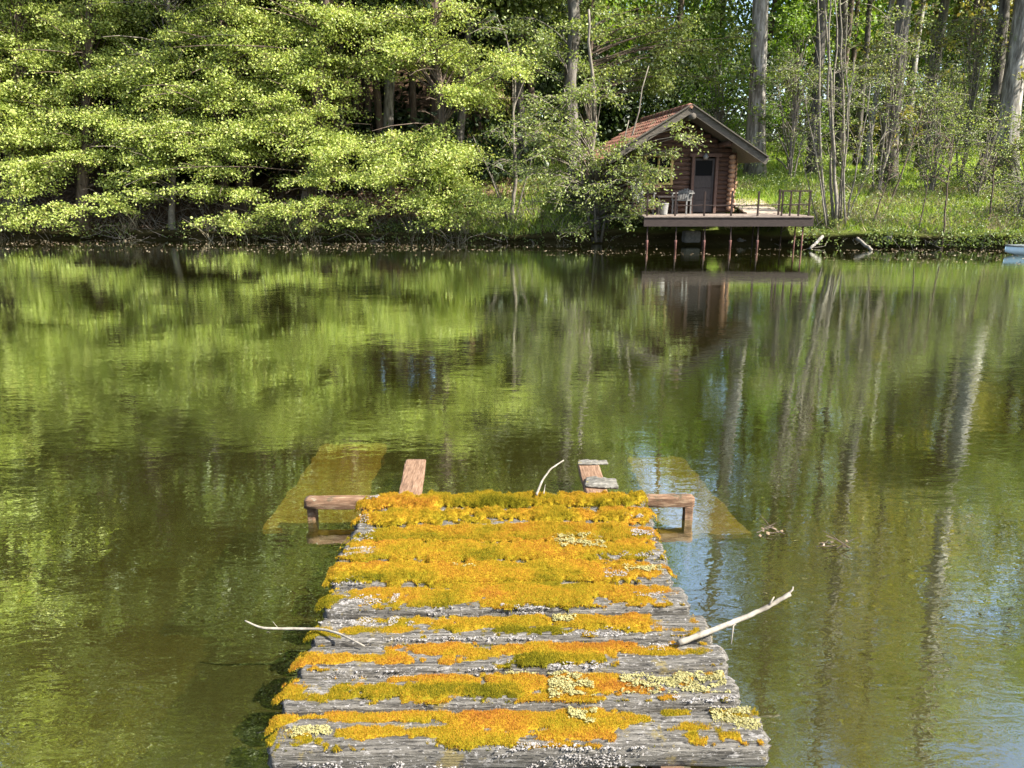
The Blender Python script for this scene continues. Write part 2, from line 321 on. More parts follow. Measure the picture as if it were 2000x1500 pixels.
# ------------------------------------------------------------------ foliage builders
def leaves(mb, P, size, up=.7, out=None, aspect=.62):
    n = len(P); N = unit(rng.standard_normal((n, 3)) + np.array([.25, -.25, up]))
    D = rng.standard_normal((n, 3)) * .8
    if out is not None: D = D + out
    D[:, 2] -= .25
    D = unit(D - (D * N).sum(1, keepdims=True) * N); X = np.cross(N, D)
    s = (size * rng.uniform(.6, 1.35, n))[:, None]; w = s * aspect * .5
    V = np.stack([P, P + D * s * .5 + X * w - N * w * .25, P + D * s, P + D * s * .5 - X * w - N * w * .25], 1).reshape(-1, 3)
    i = np.arange(n)[:, None] * 4
    mb.add(V, i + np.arange(4)[None, :])

def bough(lv, tw, c, dirv, r, n, size, flat=.2, ntw=6, droop=.25, twr=.011):
    """one leafy spray: thin twigs fanning out from the end of a limb with the leaves along them"""
    c = np.asarray(c, float); dirv = np.array([dirv[0], dirv[1], 0.0]); dirv = dirv / (np.linalg.norm(dirv) + 1e-9)
    side = np.array([-dirv[1], dirv[0], 0]); p0 = c - dirv * r * .85
    k = max(ntw, 2); ang = rng.uniform(-1.25, 1.25, k); ln = r * rng.uniform(.9, 1.95, k)
    ends = p0 + (np.cos(ang) * ln)[:, None] * dirv + (np.sin(ang) * ln)[:, None] * side * .9
    ends[:, 2] += rng.normal(0, flat * r, k)
    which = rng.integers(0, k, n); t = rng.beta(1.4, 1.0, n); P = p0 + (ends[which] - p0) * t[:, None]
    P += rng.normal(0, .19 * r, (n, 3)) * np.array([1, 1, min(flat * 2.4, .8)])
    P[:, 2] += .10 * r * np.sin(t * 3) - droop * r * t ** 2
    leaves(lv, P, size, out=(ends[which] - p0) / r * .8)
    if tw is not None:
        for j in range(k):
            tt = np.linspace(0, 1, 4); Q = p0 + (ends[j] - p0) * tt[:, None]; Q[:, 2] += .10 * r * np.sin(tt * 3) - droop * r * tt ** 2
            Q[1:3] += rng.normal(0, .04 * r, (2, 3))
            tw.tube(Q, np.linspace(twr, twr * .3, 4), 3, caps=False)
    return p0

def trunk_line(base, top, n=14, wob=.05):
    base = np.asarray(base, float); top = np.asarray(top, float); t = np.linspace(0, 1, n)
    P = base + (top - base) * t[:, None]; L = np.linalg.norm(top - base)
    wv = np.cumsum(rng.normal(0, wob, (n, 2)), 0); wv -= np.outer(t, wv[-1]); P[:, :2] += wv * min(1, L / 8)
    return P

def limb(mb, tr, rad, p0, frac=.75, k=5):
    """curved limb from the trunk to the inner end of a spray"""
    z = tr[:, 2]; zt = np.clip(tr[0, 2] + (p0[2] - tr[0, 2]) * frac, tr[1, 2], z[-1])
    a = np.array([np.interp(zt, z, tr[:, i]) for i in range(3)]); r0 = float(np.interp(zt, z, rad)) * .38
    L = np.linalg.norm(p0 - a); m = (a + p0) / 2 + np.array([0, 0, .10 * L]) + rng.normal(0, .04 * L, 3)
    t = np.linspace(0, 1, 6)[:, None]; Q = (1 - t) ** 2 * a + 2 * t * (1 - t) * m + t ** 2 * p0
    r0 = min(r0, .026 + .011 * L); mb.tube(Q, np.linspace(max(r0, .014), .010, 6), k, caps=False)

def make_tree(name, label, base, top, r0, boughs, leaf, bark, cat='tree', group=None, lsize=.085, flat=.2, sides=9, taper=.35, wob=.05, frac=.75, ntw=6, flare=1.5, extra=None, bend=0.0):
    """boughs: list of (centre, radius, number of leaves)"""
    root = empty(name, tuple(base), label, cat, group)
    tr = trunk_line(base, top, 16, wob); tr[:, 0] += bend * np.linspace(0, 1, 16) ** 2; tr[0, 2] -= .25
    rad = np.linspace(r0, r0 * taper, 16); rad[0] *= flare; rad[1] *= 1 + (flare - 1) * .3
    tk = MB(); tk.tube(tr, rad, sides, jit=.04)
    lv = MB(); tw = MB()
    for (c, r, n) in boughs:
        c = np.asarray(c, float); a = np.array([np.interp(c[2], tr[:, 2], tr[:, i]) for i in range(2)])
        dv = np.array([c[0] - a[0], c[1] - a[1]]); 
        if np.linalg.norm(dv) < .3: dv = rng.standard_normal(2)
        p0 = bough(lv, tk, c, dv, r, n, lsize, flat, ntw)
        limb(tk, tr, rad, p0, frac)
    if extra: extra(tk, lv, tr, rad)
    tk.build('trunk', M[bark], root, smooth=True)
    if lv.n: lv.build('crown', M[leaf], root)
    return root, tr

def ground_at(px, Y):
    """point on the ground at distance Y along the pixel column px"""
    x = (px - 1000) / F * Y
    for _ in range(5):
        z = float(ground_z(x, Y)); depth = Y * CP - (z - CAMZ) * SP; x = (px - 1000) / F * depth
    return np.array([x, Y, float(ground_z(x, Y))])

def top_at(px, h, Y):
    """point at height h seen in pixel column px at distance Y"""
    depth = Y * CP - (h - CAMZ) * SP; return np.array([(px - 1000) / F * depth, Y, h])

def crown_boughs(cx, cy, z0, z1, R, n, r, nl, seed=None):
    out = []
    for _ in range(n):
        t = rng.uniform(0, 1); z = z0 + (z1 - z0) * t; a = rng.uniform(0, 2 * math.pi)
        Rz = R * (.45 + .55 * math.sin(math.pi * min(1, .18 + .8 * t))) ; rr = Rz * math.sqrt(rng.uniform(.06, 1))
        out.append(((cx + rr * math.cos(a), cy + rr * math.sin(a), z), r * rng.uniform(.7, 1.3), nl))
    return out

# ------------------------------------------------------------------ the mossy jetty in the foreground
DZ = .20
eL0, eL1 = atz(528, 1462, DZ), atz(704, 985, DZ)
eR0, eR1 = atz(1492, 1445, DZ), atz(1248, 968, DZ)
def edge(e0, e1, Y): return e0[0] + (e1[0] - e0[0]) * (Y - e0[1]) / (e1[1] - e0[1])

fronts = [1.975, 2.18, 2.37, 2.565, 2.765, 2.975, 3.18, 3.39, 3.575, 3.765]
backs = fronts[1:] + [3.965]
# moss cushions per plank: (u0, u1, v0, v1, height, hue)   u across the jetty from the left, v from the front to the back of the plank, hue 0 green .. 1 orange-red
MOSS = [
 [(.01, .36, .74, 1.0, .015, .66), (.09, .46, .30, .62, .020, .68), (.36, .75, .42, 1.0, .020, .72), (.33, .50, .05, .50, .022, .60), (.50, .68, .18, .55, .016, .70), (.66, .80, .55, .9, .014, .70), (.78, .93, .36, .62, .013, .72), (-.02, .03, .2, 1, .010, .5)],
 [(.00, .17, .15, .45, .012, .55), (.16, .52, .12, .74, .034, .22), (.28, .46, .55, .98, .022, .72), (.40, .76, .25, 1.0, .030, .78), (.52, .70, .0, .35, .02, .72), (.72, .84, .30, .75, .016, .85), (-.02, .05, .35, .95, .012, .6)],
 [(.00, .27, .22, .62, .024, .58), (-.02, .05, .1, .95, .012, .6), (.24, .37, .55, .98, .022, .8), (.40, .80, .42, 1.0, .026, .80), (.47, .72, .08, .62, .034, .18), (.72, .90, .4, .8, .012, .6), (.37, .5, .3, .7, .012, .55)],
 [(.05, .30, .28, .55, .010, .60), (.14, .32, .62, .9, .014, .6), (.28, .62, .28, .98, .026, .55), (.55, .86, .25, .98, .034, .62), (.42, .66, .2, .5, .024, .25), (-.02, .04, .1, .6, .010, .5)],
 [(.10, .86, .02, 1.08, .022, .55), (.02, .34, .45, 1.0, .014, .62), (.20, .66, .22, 1.0, .032, .70), (.46, .80, .16, .92, .034, .28), (.78, .98, .52, .98, .014, .72), (-.02, .05, .0, .7, .012, .35)],
 [(.04, .97, -.1, 1.05, .026, .62), (-.02, .64, .12, 1.02, .036, .55), (.02, .30, .06, .5, .034, .22), (.3, .8, .35, 1.02, .034, .72), (.48, .78, .1, .7, .030, .30), (.80, 1.01, .55, .85, .014, .45), (.9, 1.0, .1, .4, .010, .7)],
 [(.10, .80, -.15, 1.1, .032, .66), (.05, .88, .05, 1.02, .038, .70), (.0, .25, .0, .7, .034, .55), (.6, .96, .2, 1.0, .028, .62), (.3, .5, .05, .5, .034, .30)],
 [(.06, .95, -.15, 1.1, .036, .58), (.03, .45, .0, 1.02, .042, .50), (.4, .92, .2, 1.02, .042, .66), (.72, .99, .0, .9, .034, .60), (.1, .3, .3, 1.0, .042, .66)],
 [(.0, .42, .10, 1.02, .052, .48), (.55, 1.0, .12, 1.0, .050, .50), (.38, .60, .35, 1.02, .050, .42), (.85, 1.01, .0, 1.0, .044, .78)],
 [(.0, 1.0, .02, .98, .066, .42), (.0, .30, .0, .7, .060, .70), (.30, .62, .0, .9, .062, .20), (.62, .99, .1, 1.0, .068, .55)],
]
LICH = [  # pale lichen clusters: (u0, u1, v0, v1, yellow?)
 [(.02, .12, .35, .65, 1), (.60, .66, .55, 1.0, 1), (.45, .62, -.05, .15, 0), (.5, .75, -.25, .05, 0), (.9, 1.0, .4, 1.0, 1), (.06, .4, -.3, -.1, 0), ],
 [(.74, .98, .25, 1.02, 1), (.58, .68, .0, .98, 1), (.85, 1.0, -.15, .2, 0), (.48, .56, .9, 1.02, 1)],
 [(.05, .40, -.15, .0, 0), (.58, .72, -.1, .15, 0), (.80, .90, .55, .9, 0), (.40, .46, -.1, .1, 0)],
 [(.15, .34, -.12, .1, 0), (.34, .58, -.08, .12, 0), (.62, .80, .05, .35, 0), (.60, .66, .55, .95, 1), (.0, .25, .55, .95, 0)],
 [(.25, .38, -.1, .08, 0), (.48, .62, -.1, .10, 0), (.02, .2, .2, .6, 0), (.85, .97, .4, .6, 0)],
 [(.78, .90, .1, .45, 0), (.86, .98, .35, .65, 1), (.35, .42, .6, .8, 1), (.0, .1, .0, .2, 0)],
 [(.66, .82, .45, .85, 1), (.78, .98, .1, .3, 0), (.0, .12, .2, .6, 0)],
 [(.92, 1.0, .1, .5, 0), (.0, .08, .1, .6, 0), (.66, .80, .0, .25, 1)],
 [(.46, .52, .02, .15, 0), (.9, .98, .2, .4, 0), (.0, .04, .2, .6, 0)],
 [(.0, .05, .5, .95, 0)],
]
jetty_c = np.array([0.0, 2.9, 0])
jetty = empty('jetty', (0, 2.9, 0), 'weathered plank jetty covered in orange and yellow moss in the foreground', 'jetty')
TILT = .02
for i, (y0, y1) in enumerate(zip(fronts, backs)):
    gap = (.028, .034, .036, .036, .034, .020, .004, .004, .004, .004)[i]
    yc, hw = (y0 + y1 - gap) / 2, (y1 - y0 - gap) / 2
    jl, jr = rng.normal(0, .010), rng.normal(0, .010)
    if i == 0: jr, jl = .022, -.008
    if i == 5: jr -= .03
    if i == 3: jr += .012
    xl, xr = edge(eL0, eL1, yc) + jl, edge(eR0, eR1, yc) + jr
    th = .066 if i else .085; zt = DZ + rng.normal(0, .003) - (.012 if i > 6 else 0); nx, k = 170, 28
    X = np.linspace(0, 1, nx); a = np.arange(k) * 2 * math.pi / k
    ca, sa = np.cos(a), np.sin(a); py = np.sign(ca) * np.abs(ca) ** .42; pz = np.sign(sa) * np.abs(sa) ** .42
    endf = np.clip(np.minimum(X, 1 - X) / .012, 0, 1); endf = .70 + .30 * np.sqrt(endf)
    XX = xl + (xr - xl) * X
    nz_ = fbm(XX[:, None] * 5, (np.arange(k)[None, :] * 1.3 + i * 31), 21, 3) - .5
    nf = fbm(XX[:, None] * 9, (np.arange(k)[None, :] * 3.7 + i * 31), 24, 3) - .5
    lowf = (fbm(XX * 3, XX * 0 + i * 7.7, 33, 2) - .5)[:, None]
    ry = (hw + .018 * lowf + .010 * nz_ + .006 * nf) * endf[:, None]; rz = (th / 2 + .008 * nz_ + .010 * nf) * endf[:, None]
    V = np.stack([np.broadcast_to(XX[:, None], (nx, k)) + .006 * nf, yc + ry * py[None, :] + TILT * XX[:, None], zt - th / 2 + rz * pz[None, :]], -1)
    V[0, :, 0] += .012 * nf[0] * 3; V[-1, :, 0] += .012 * nf[-1] * 3
    g = np.arange(nx - 1)[:, None] * k; j = np.arange(k)[None, :]; j2 = (j + 1) % k
    mb = MB().add(V.reshape(-1, 3), np.stack([g + j, g + k + j, g + k + j2, g + j2], -1).reshape(-1, 4))
    mb.f.append(np.array([list(range(k))])); mb.f.append(np.array([list(range(nx * k - 1, (nx - 1) * k - 1, -1))]))
    plank = mb.build('plank', M['wood_grey'], jetty, smooth=True)
    # moss
    def cover(u, v):
        best = np.full(u.shape, -1.0); hh = np.zeros(u.shape); hu = np.zeros(u.shape); wsum = np.full(u.shape, 1e-6); 
        wob = (fbm(u * 16, v * 2.5 + i * 9, 51, 3) - .5); wob2 = (fbm(u * 60, v * 8 + i * 5, 58, 2) - .5)
        for (u0, u1, v0, v1, h, hue) in MOSS[i]:
            du = np.minimum(u - u0, u1 - u) / max(.06, .22 * (u1 - u0)); dv = np.minimum(v - v0, v1 - v) / max(.12, .34 * (v1 - v0))
            m = 1 - np.hypot(np.clip(1 - du, 0, 3), np.clip(1 - dv, 0, 3)); m = np.clip(m, -1, 1) + 2.0 * wob + 1.2 * wob2 - (16 if i < 5 else 0) * np.clip(-v, 0, 1)
            ww = np.clip(m, 0, 1); hu += ww * hue; wsum += ww
            hh = np.maximum(hh, (.60 if i < 5 else .72) * h * np.sqrt(np.clip(m, 0, 1))); best = np.maximum(best, m)
        m = (fbm(u * 26, v * 3.5 + i * 11, 63, 3) - .60) * 5 - 20 * np.clip(.06 - np.minimum(np.minimum(v, 1 - v), np.minimum(u, 1 - u) * 4), 0, 1); ww = np.clip(m, 0, 1); hu += ww * .55; wsum += ww      # stray tufts on the bare wood
        hh = np.maximum(hh, .007 * np.sqrt(ww)); best = np.maximum(best, np.clip(m, -1, .4))
        return best, hh, hu / wsum
    def pos(u, v, h):
        x = xl + (xr - xl) * u; y = yc + hw * (2 * v - 1) + TILT * x
        over = np.clip(np.maximum(-v, v - 1), 0, .5); z = zt - .003 + h - 3.2 * hw * 2 * over ** 1.3
        z = z - np.where((u < 0) | (u > 1), .6 * np.abs(np.clip(u, 0, 1) - u) * 1.5, 0)
        return np.stack([x, y, z], -1)
    bumpy = lambda u, v: 1 + .9 * (fbm(u * 22, v * 3 + i * 3, 71, 3) - .5)
    nu, nv = 300, 26
    U, Vv = np.meshgrid(np.linspace(-.03, 1.02, nu), np.linspace(-.12, 1.08, nv)); 
    c, h, hu = cover(U, Vv); h = h * bumpy(U, Vv); Hh = np.where(c > .02, h * .8, -.02)
    PP = pos(U, Vv, Hh).reshape(-1, 3); idn = np.arange(nu * nv).reshape(nv, nu)
    keep = (c > -.02); kq = keep[:-1, :-1] & keep[1:, 1:] & keep[:-1, 1:] & keep[1:, :-1]
    qq = np.stack([idn[:-1, :-1], idn[:-1, 1:], idn[1:, 1:], idn[1:, :-1]], -1)[kq]
    hn = lambda u, v, hu: hu + .85 * (fbm(u * 9, v * 1.6 + i * 2.3, 81, 3) - .5) + .12 * (np.clip(v, -.1, 1) - .42)
    mo = MB(); mo.add(PP, qq, np.clip(hn(U, Vv, hu) - .22, 0, 1).ravel())
    n = 120000
    u = rng.uniform(-.03, 1.02, n); v = rng.uniform(-.14, 1.08, n); c, h, hu = cover(u, v); hb = h * bumpy(u, v)
    ok = (c > -.16) & (rng.uniform(0, 1, n) < np.clip(.30 + 1.9 * c, 0, 1)); u, v, hb, hu, c = u[ok], v[ok], hb[ok], hu[ok], c[ok]; n = len(u)
    P = pos(u, v, hb * .8); L = rng.uniform(.004, .012, n) * (.8 + .5 * (h[ok] > .03)); lean = rng.normal(0, .75, (n, 2))
    lean[:, 1] -= np.clip(.3 - v, 0, 1) * 2.2
    D = unit(np.stack([lean[:, 0], lean[:, 1], np.ones(n)], -1)); th_ = rng.uniform(0, math.pi, n); wv = np.stack([np.cos(th_), np.sin(th_) * .5, np.zeros(n)], -1) * rng.uniform(.0010, .0026, n)[:, None]
    B = P - D * .004; T = P + D * L[:, None]; T[:, 2] -= .25 * L * (lean ** 2).sum(1) * .3
    TV = np.stack([B - wv, B + wv, T + wv * .35], 1).reshape(-1, 3); hq = np.clip(hn(u, v, hu), 0, 1)
    mo.add(TV, np.arange(n)[:, None] * 3 + np.arange(3)[None, :], np.repeat(hq, 3))
    mo.build('moss', M['moss'], plank, attr='hue')
    # lichen: crusty pale lumps
    for yel, mat_ in ((0, 'lichen'), (1, 'lichen_yellow')):
        ico = np.array([[1, 0, 0], [-1, 0, 0], [0, 1, 0], [0, -1, 0], [0, 0, 1], [0, 0, -1]], float)
        fc = np.array([[0, 2, 4], [2, 1, 4], [1, 3, 4], [3, 0, 4], [2, 0, 5], [1, 2, 5], [3, 1, 5], [0, 3, 5]])
        for (u0, u1, v0, v1, yy) in LICH[i]:
            if yy != yel: continue
            lm = MB(); n = int(2600 * (u1 - u0) / .15 * (v1 - v0) / .4 * (1.0 if yy else .42)); n = max(60, min(n, 9000))
            uu = rng.uniform(u0, u1, n); vv = rng.uniform(v0, v1, n)
            e = np.minimum(np.minimum(uu - u0, u1 - uu) / (.4 * (u1 - u0)), np.minimum(vv - v0, v1 - vv) / (.4 * (v1 - v0)))
            okk = (e + 5.0 * (fbm(uu * 42, vv * 8 + i * 3, 91, 4) - .5) + rng.normal(0, .3, n)) > .62
            uu, vv = uu[okk], vv[okk]; n = len(uu)
            if not n: continue
            cc, hh, _ = cover(uu, vv); PPp = pos(uu, np.clip(vv, -.02, 1.1), np.maximum(hh * .9, 0) + .003)
            below = vv < -.02; PPp[below, 2] = zt - .012 - (-vv[below]) * th * 2.6; PPp[below, 1] = yc - hw + TILT * PPp[below, 0] - .004
            if yy: PPp[:, 2] += rng.uniform(0, .007, n)
            s = (.0009 + .0034 * rng.uniform(0, 1, n) ** 3)[:, None, None] * np.array([1.3, 1.3, .55])
            R = unit(rng.standard_normal((n, 3))); 
            v6 = ico[None] * s * rng.uniform(.6, 1.3, (n, 6, 1)) + rng.normal(0, .0007, (n, 6, 3)) + PPp[:, None, :]
            lm.add(v6.reshape(-1, 3), (np.arange(n)[:, None, None] * 6 + fc[None]).reshape(-1, 3))
            tag(lm.build('lichen', M[mat_], plank), kind='stuff')
def rough_bar(mb, a, b, w, h, n=46, k=24, amp=.0035, seed=0):
    """a weathered timber: rounded rectangular section with worn edges, slightly uneven along its length"""
    a = np.asarray(a, float); b = np.asarray(b, float); d = b - a; L = np.linalg.norm(d); d /= L
    up = np.array([0, 0, 1.0]) if abs(d[2]) < .8 else np.array([0, 1.0, 0]); X = np.cross(d, up); X /= np.linalg.norm(X); Z = np.cross(X, d)
    t = np.linspace(0, 1, n)[:, None]; an = np.arange(k)[None, :] * 2 * math.pi / k
    px = np.sign(np.cos(an)) * np.abs(np.cos(an)) ** .15; pz = np.sign(np.sin(an)) * np.abs(np.sin(an)) ** .15
    nz = (fbm(t * L * 9, np.arange(k)[None, :] * 1.9 + seed, 101 + seed, 3) - .5) * 2 * amp
    e = np.clip(np.minimum(t, 1 - t) * L / .006, 0, 1) * .12 + .88
    V = a + (b - a) * t[..., None] + ((w / 2 * e + nz) * px)[..., None] * X + ((h / 2 * e + nz) * pz)[..., None] * Z
    V[0] += d * nz[0][:, None] * 2; V[-1] += d * nz[-1][:, None] * 2
    g = np.arange(n - 1)[:, None] * k; j = np.arange(k)[None, :]; j2 = (j + 1) % k; b0 = mb.n
    mb.add(V.reshape(-1, 3), np.stack([g + j, g + j2, g + k + j2, g + k + j], -1).reshape(-1, 4))
    mb.f.append(np.array([list(range(b0 + k - 1, b0 - 1, -1))])); mb.f.append(np.array([list(range(b0 + (n - 1) * k, b0 + n * k))])); return mb
# bearers under the planks, crossbar with its feet and the two rails running out over the water
BT = .135
cl, cr_ = atz(600, 966, BT), atz(1357, 972, BT); ycb = (cl[1] + cr_[1]) / 2
mb = rough_bar(MB(), (cl[0], ycb - .02, BT - .03), (cr_[0], ycb + .01, BT - .03), .075, .055, 120)
bar_o = mb.build('crossbar', M['red_bar'], jetty, smooth=True)
for xx in (cl[0] + .03, cr_[0] - .03):
    lg = rough_bar(MB(), (xx, ycb, -.34), (xx, ycb, .082), .044, .058, 40, amp=.005, seed=int(xx > 0) + 3)
    lg.build('leg', M['red_bar'], jetty, smooth=True)
for (pa, pb) in (((801, 962), (812, 896)), ((1165, 958), (1148, 900))):
    A_, B_ = atz(pa[0], pa[1], .165), atz(pb[0], pb[1], .165); A_ = A_ + (A_ - B_) * .25
    rough_bar(MB(), A_ - [0, 0, .02], B_ - [0, 0, .02], .128, .036, seed=int(pa[0] > 1000) + 7).build('rail', M['red_wood'], jetty, smooth=True)
for xx in (-.52, .50):
    MB().bar((xx, 1.95, .075), (xx - .045, 4.0, .075), .09, .10).build('bearer', M['red_bar'], jetty)
for xx in (-.55, .52):
    for yy in (2.3, 3.6): MB().box((xx, yy, -.4), (.09, .09, .9)).build('post', M['red_bar'], jetty)

# sunken boards either side of the jetty, just under the surface
def sunk(name, label, quad, z):
    P = [atz(px, py, z) for px, py in quad]; c = sum(P) / 4
    r = empty(name, (c[0], c[1], z), label, 'board')
    A, B_, C_, D_ = P; nu_, nv_ = 40, 12; b = MB(); U2, V2 = np.meshgrid(np.linspace(0, 1, nv_), np.linspace(0, 1, nu_))
    G = ((1 - U2) * (1 - V2))[..., None] * A + (U2 * (1 - V2))[..., None] * B_ + (U2 * V2)[..., None] * C_ + ((1 - U2) * V2)[..., None] * D_
    G[..., 0] += .04 * (fbm(U2 * 3 + 5, V2 * 14, 15) - .5) * (np.abs(U2 - .5) > .45); G[..., 1] += .04 * (fbm(U2 * 9, V2 * 3, 16) - .5)
    G[..., 2] += .02 * (fbm(U2 * 6, V2 * 9, 17) - .5); lo = G.copy(); lo[..., 2] -= .03
    idn = np.arange(nu_ * nv_).reshape(nu_, nv_); qd = np.stack([idn[:-1, :-1], idn[:-1, 1:], idn[1:, 1:], idn[1:, :-1]], -1).reshape(-1, 4); nn = nu_ * nv_
    b.add(G.reshape(-1, 3), qd); b.add(lo.reshape(-1, 3), qd[:, ::-1]); ring = np.concatenate([idn[0], idn[1:, -1], idn[-1, -2::-1], idn[-2:0:-1, 0]]); r2 = np.roll(ring, -1)
    b.f.append(np.stack([ring + nn, r2 + nn, r2, ring], -1))
    b.build('planking', M['sunk_board'], r)
    for f in (.12, .85):
        bt = MB(); e0 = A + (D_ - A) * f; e1 = B_ + (C_ - B_) * f; bt.bar(e0 - [0, 0, .06], e1 - [0, 0, .06], .06, .05)
        bt.build('batten', M['red_bar'], r)
sunk('sunken_board', 'long ochre board sunk under the water left of the jetty end', [(512, 1034), (690, 1034), (757, 866), (632, 866)], -.075)
sunk('sunken_board', 'ochre board sunk under the water right of the jetty, beside the floating twigs', [(1290, 1042), (1462, 1042), (1332, 892), (1224, 892)], -.085)

# sticks and bark lying on the jetty
def stick(name, label, cat, pts, rad, mat='stick', twigs=(), k=8):
    P = np.array(pts, float); t = np.linspace(0, 1, 28); seg = np.linspace(0, 1, len(P))
    Q = np.stack([np.interp(t, seg, P[:, i]) for i in range(3)], 1)
    for _ in range(2): Q[1:-1] = (Q[:-2] + 2 * Q[1:-1] + Q[2:]) / 4
    Q[1:-1] += rng.normal(0, rad[0] * .05, (26, 3)); R = np.interp(t, np.linspace(0, 1, len(rad)), rad) * rng.uniform(.93, 1.08, 28)
    b = MB(); b.tube(Q, R, k, jit=.06); o = b.build(name, M[mat], smooth=True); tag(o, label, cat)
    for tp in twigs:
        tb = MB(); tb.tube(np.array(tp), np.linspace(rad[0] * .45, rad[0] * .2, len(tp)), 5); tb.build('side_twig', M[mat], o, smooth=True)
    return o
stick('stick', 'thick pale dead stick jutting out over the water from the right edge of the jetty', 'stick',
      [atz(1325, 1256, .225), atz(1372, 1238, .235), at(1440, 1212, 2.66), at(1495, 1188, 2.70), at(1543, 1160, 2.74)], [.012, .0105, .0095, .009, .0085],
      twigs=[[at(1500, 1186, 2.70), at(1508, 1172, 2.71), at(1512, 1166, 2.72)], [at(1440, 1213, 2.66), at(1432, 1222, 2.64), at(1428, 1258, 2.60)], [at(1538, 1162, 2.74), at(1548, 1152, 2.75), at(1549, 1146, 2.76)]])
stick('stick', 'thin bleached twig poking out over the water from the left edge of the jetty', 'stick',
      [at(478, 1212, 2.60), at(510, 1227, 2.59), at(560, 1228, 2.60), at(625, 1228, 2.60), atz(660, 1236, .232), atz(712, 1262, .222)], [.0028, .0045, .0052, .0052, .0045, .003],
      twigs=[[at(545, 1229, 2.60), at(536, 1218, 2.61), at(533, 1214, 2.61)], [at(530, 1229, 2.6), at(520, 1236, 2.59), at(528, 1235, 2.59)]], k=7)
stick('stick', 'slim pale twig standing upright at the far end of the jetty', 'stick',
      [atz(1048, 966, .24), at(1058, 940, 4.05), at(1075, 916, 4.1), at(1101, 899, 4.15)], [.007, .006, .0055, .004], twigs=[[atz(1062, 964, .24), at(1065, 946, 4.04)]], k=6)

def bark_slab(label, quad, z, th):
    P = [atz(px, py, z) for px, py in quad]; nu_, nv_ = 26, 10; b = MB()
    U2, V2 = np.meshgrid(np.linspace(0, 1, nu_), np.linspace(0, 1, nv_))
    G = ((1 - U2) * (1 - V2))[..., None] * P[0] + (U2 * (1 - V2))[..., None] * P[1] + (U2 * V2)[..., None] * P[2] + ((1 - U2) * V2)[..., None] * P[3]
    jag = (fbm(U2 * 7, V2 * 3, 99) - .5); G[..., 0] += .02 * jag; G[..., 1] += .025 * (fbm(U2 * 6, V2 * 2, 98) - .5)
    top = G.copy(); top[..., 2] += th * (.5 + .6 * np.sin(np.pi * V2) * np.sin(np.pi * np.clip(U2, .05, .95))) + .012 * jag
    idn = np.arange(nu_ * nv_).reshape(nv_, nu_); qd = np.stack([idn[:-1, :-1], idn[:-1, 1:], idn[1:, 1:], idn[1:, :-1]], -1).reshape(-1, 4)
    b.add(top.reshape(-1, 3), qd); b.add(G.reshape(-1, 3), qd[:, ::-1])
    ring = np.concatenate([idn[0], idn[1:, -1], idn[-1, -2::-1], idn[-2:0:-1, 0]]); r2 = np.roll(ring, -1); nn = nu_ * nv_
    b.f.append(np.stack([ring + nn, r2 + nn, r2, ring], -1))
    return tag(b.build('bark_piece', M['bark_piece'], smooth=True), label, 'bark')
bark_slab('thin strip of grey bark lying across the tip of the right jetty rail', [(1128, 908), (1188, 908), (1186, 900), (1130, 900)], .167, .012)
bark_slab('curved grey bark slab with moss on it, on the right jetty rail beside the moss', [(1142, 952), (1208, 956), (1204, 938), (1146, 934)], .167, .022)

def float_twigs(label, px, py, n, spread, sd):
    r2 = np.random.default_rng(sd); c = atz(px, py, 0.006); b = MB()
    for _ in range(n):
        a = r2.uniform(0, math.pi); l = r2.uniform(.4, 1) * spread; p = c + np.array([r2.normal(0, spread * .35), r2.normal(0, spread * .22), .001])
        dz = r2.choice([0.0, 0.0, .03, .06]); dv = np.array([math.cos(a), math.sin(a) * .5, 0]) * l / 2
        b.tube([p - dv, p + [0, 0, dz * .6], p + dv + [0, 0, dz]], [.0026, .0022, .0014], 5)
    o = tag(b.build('floating_twigs', M['bark_brown']), label, 'twigs')
    P = c + np.stack([r2.normal(0, spread * .4, 9), r2.normal(0, spread * .15, 9), r2.uniform(.002, .012, 9)], -1)
    for p_ in P: lf = MB(); leaves(lf, p_[None, :], .03, up=4); lf.build('leaf', M['leaf_float'], o)
float_twigs('small raft of twigs and brown leaves floating by the corner of the right sunken board', 1500, 1038, 6, .16, 3)
float_twigs('lone clump of twigs with an upright loop floating on open water at right', 1632, 1062, 7, .14, 5)

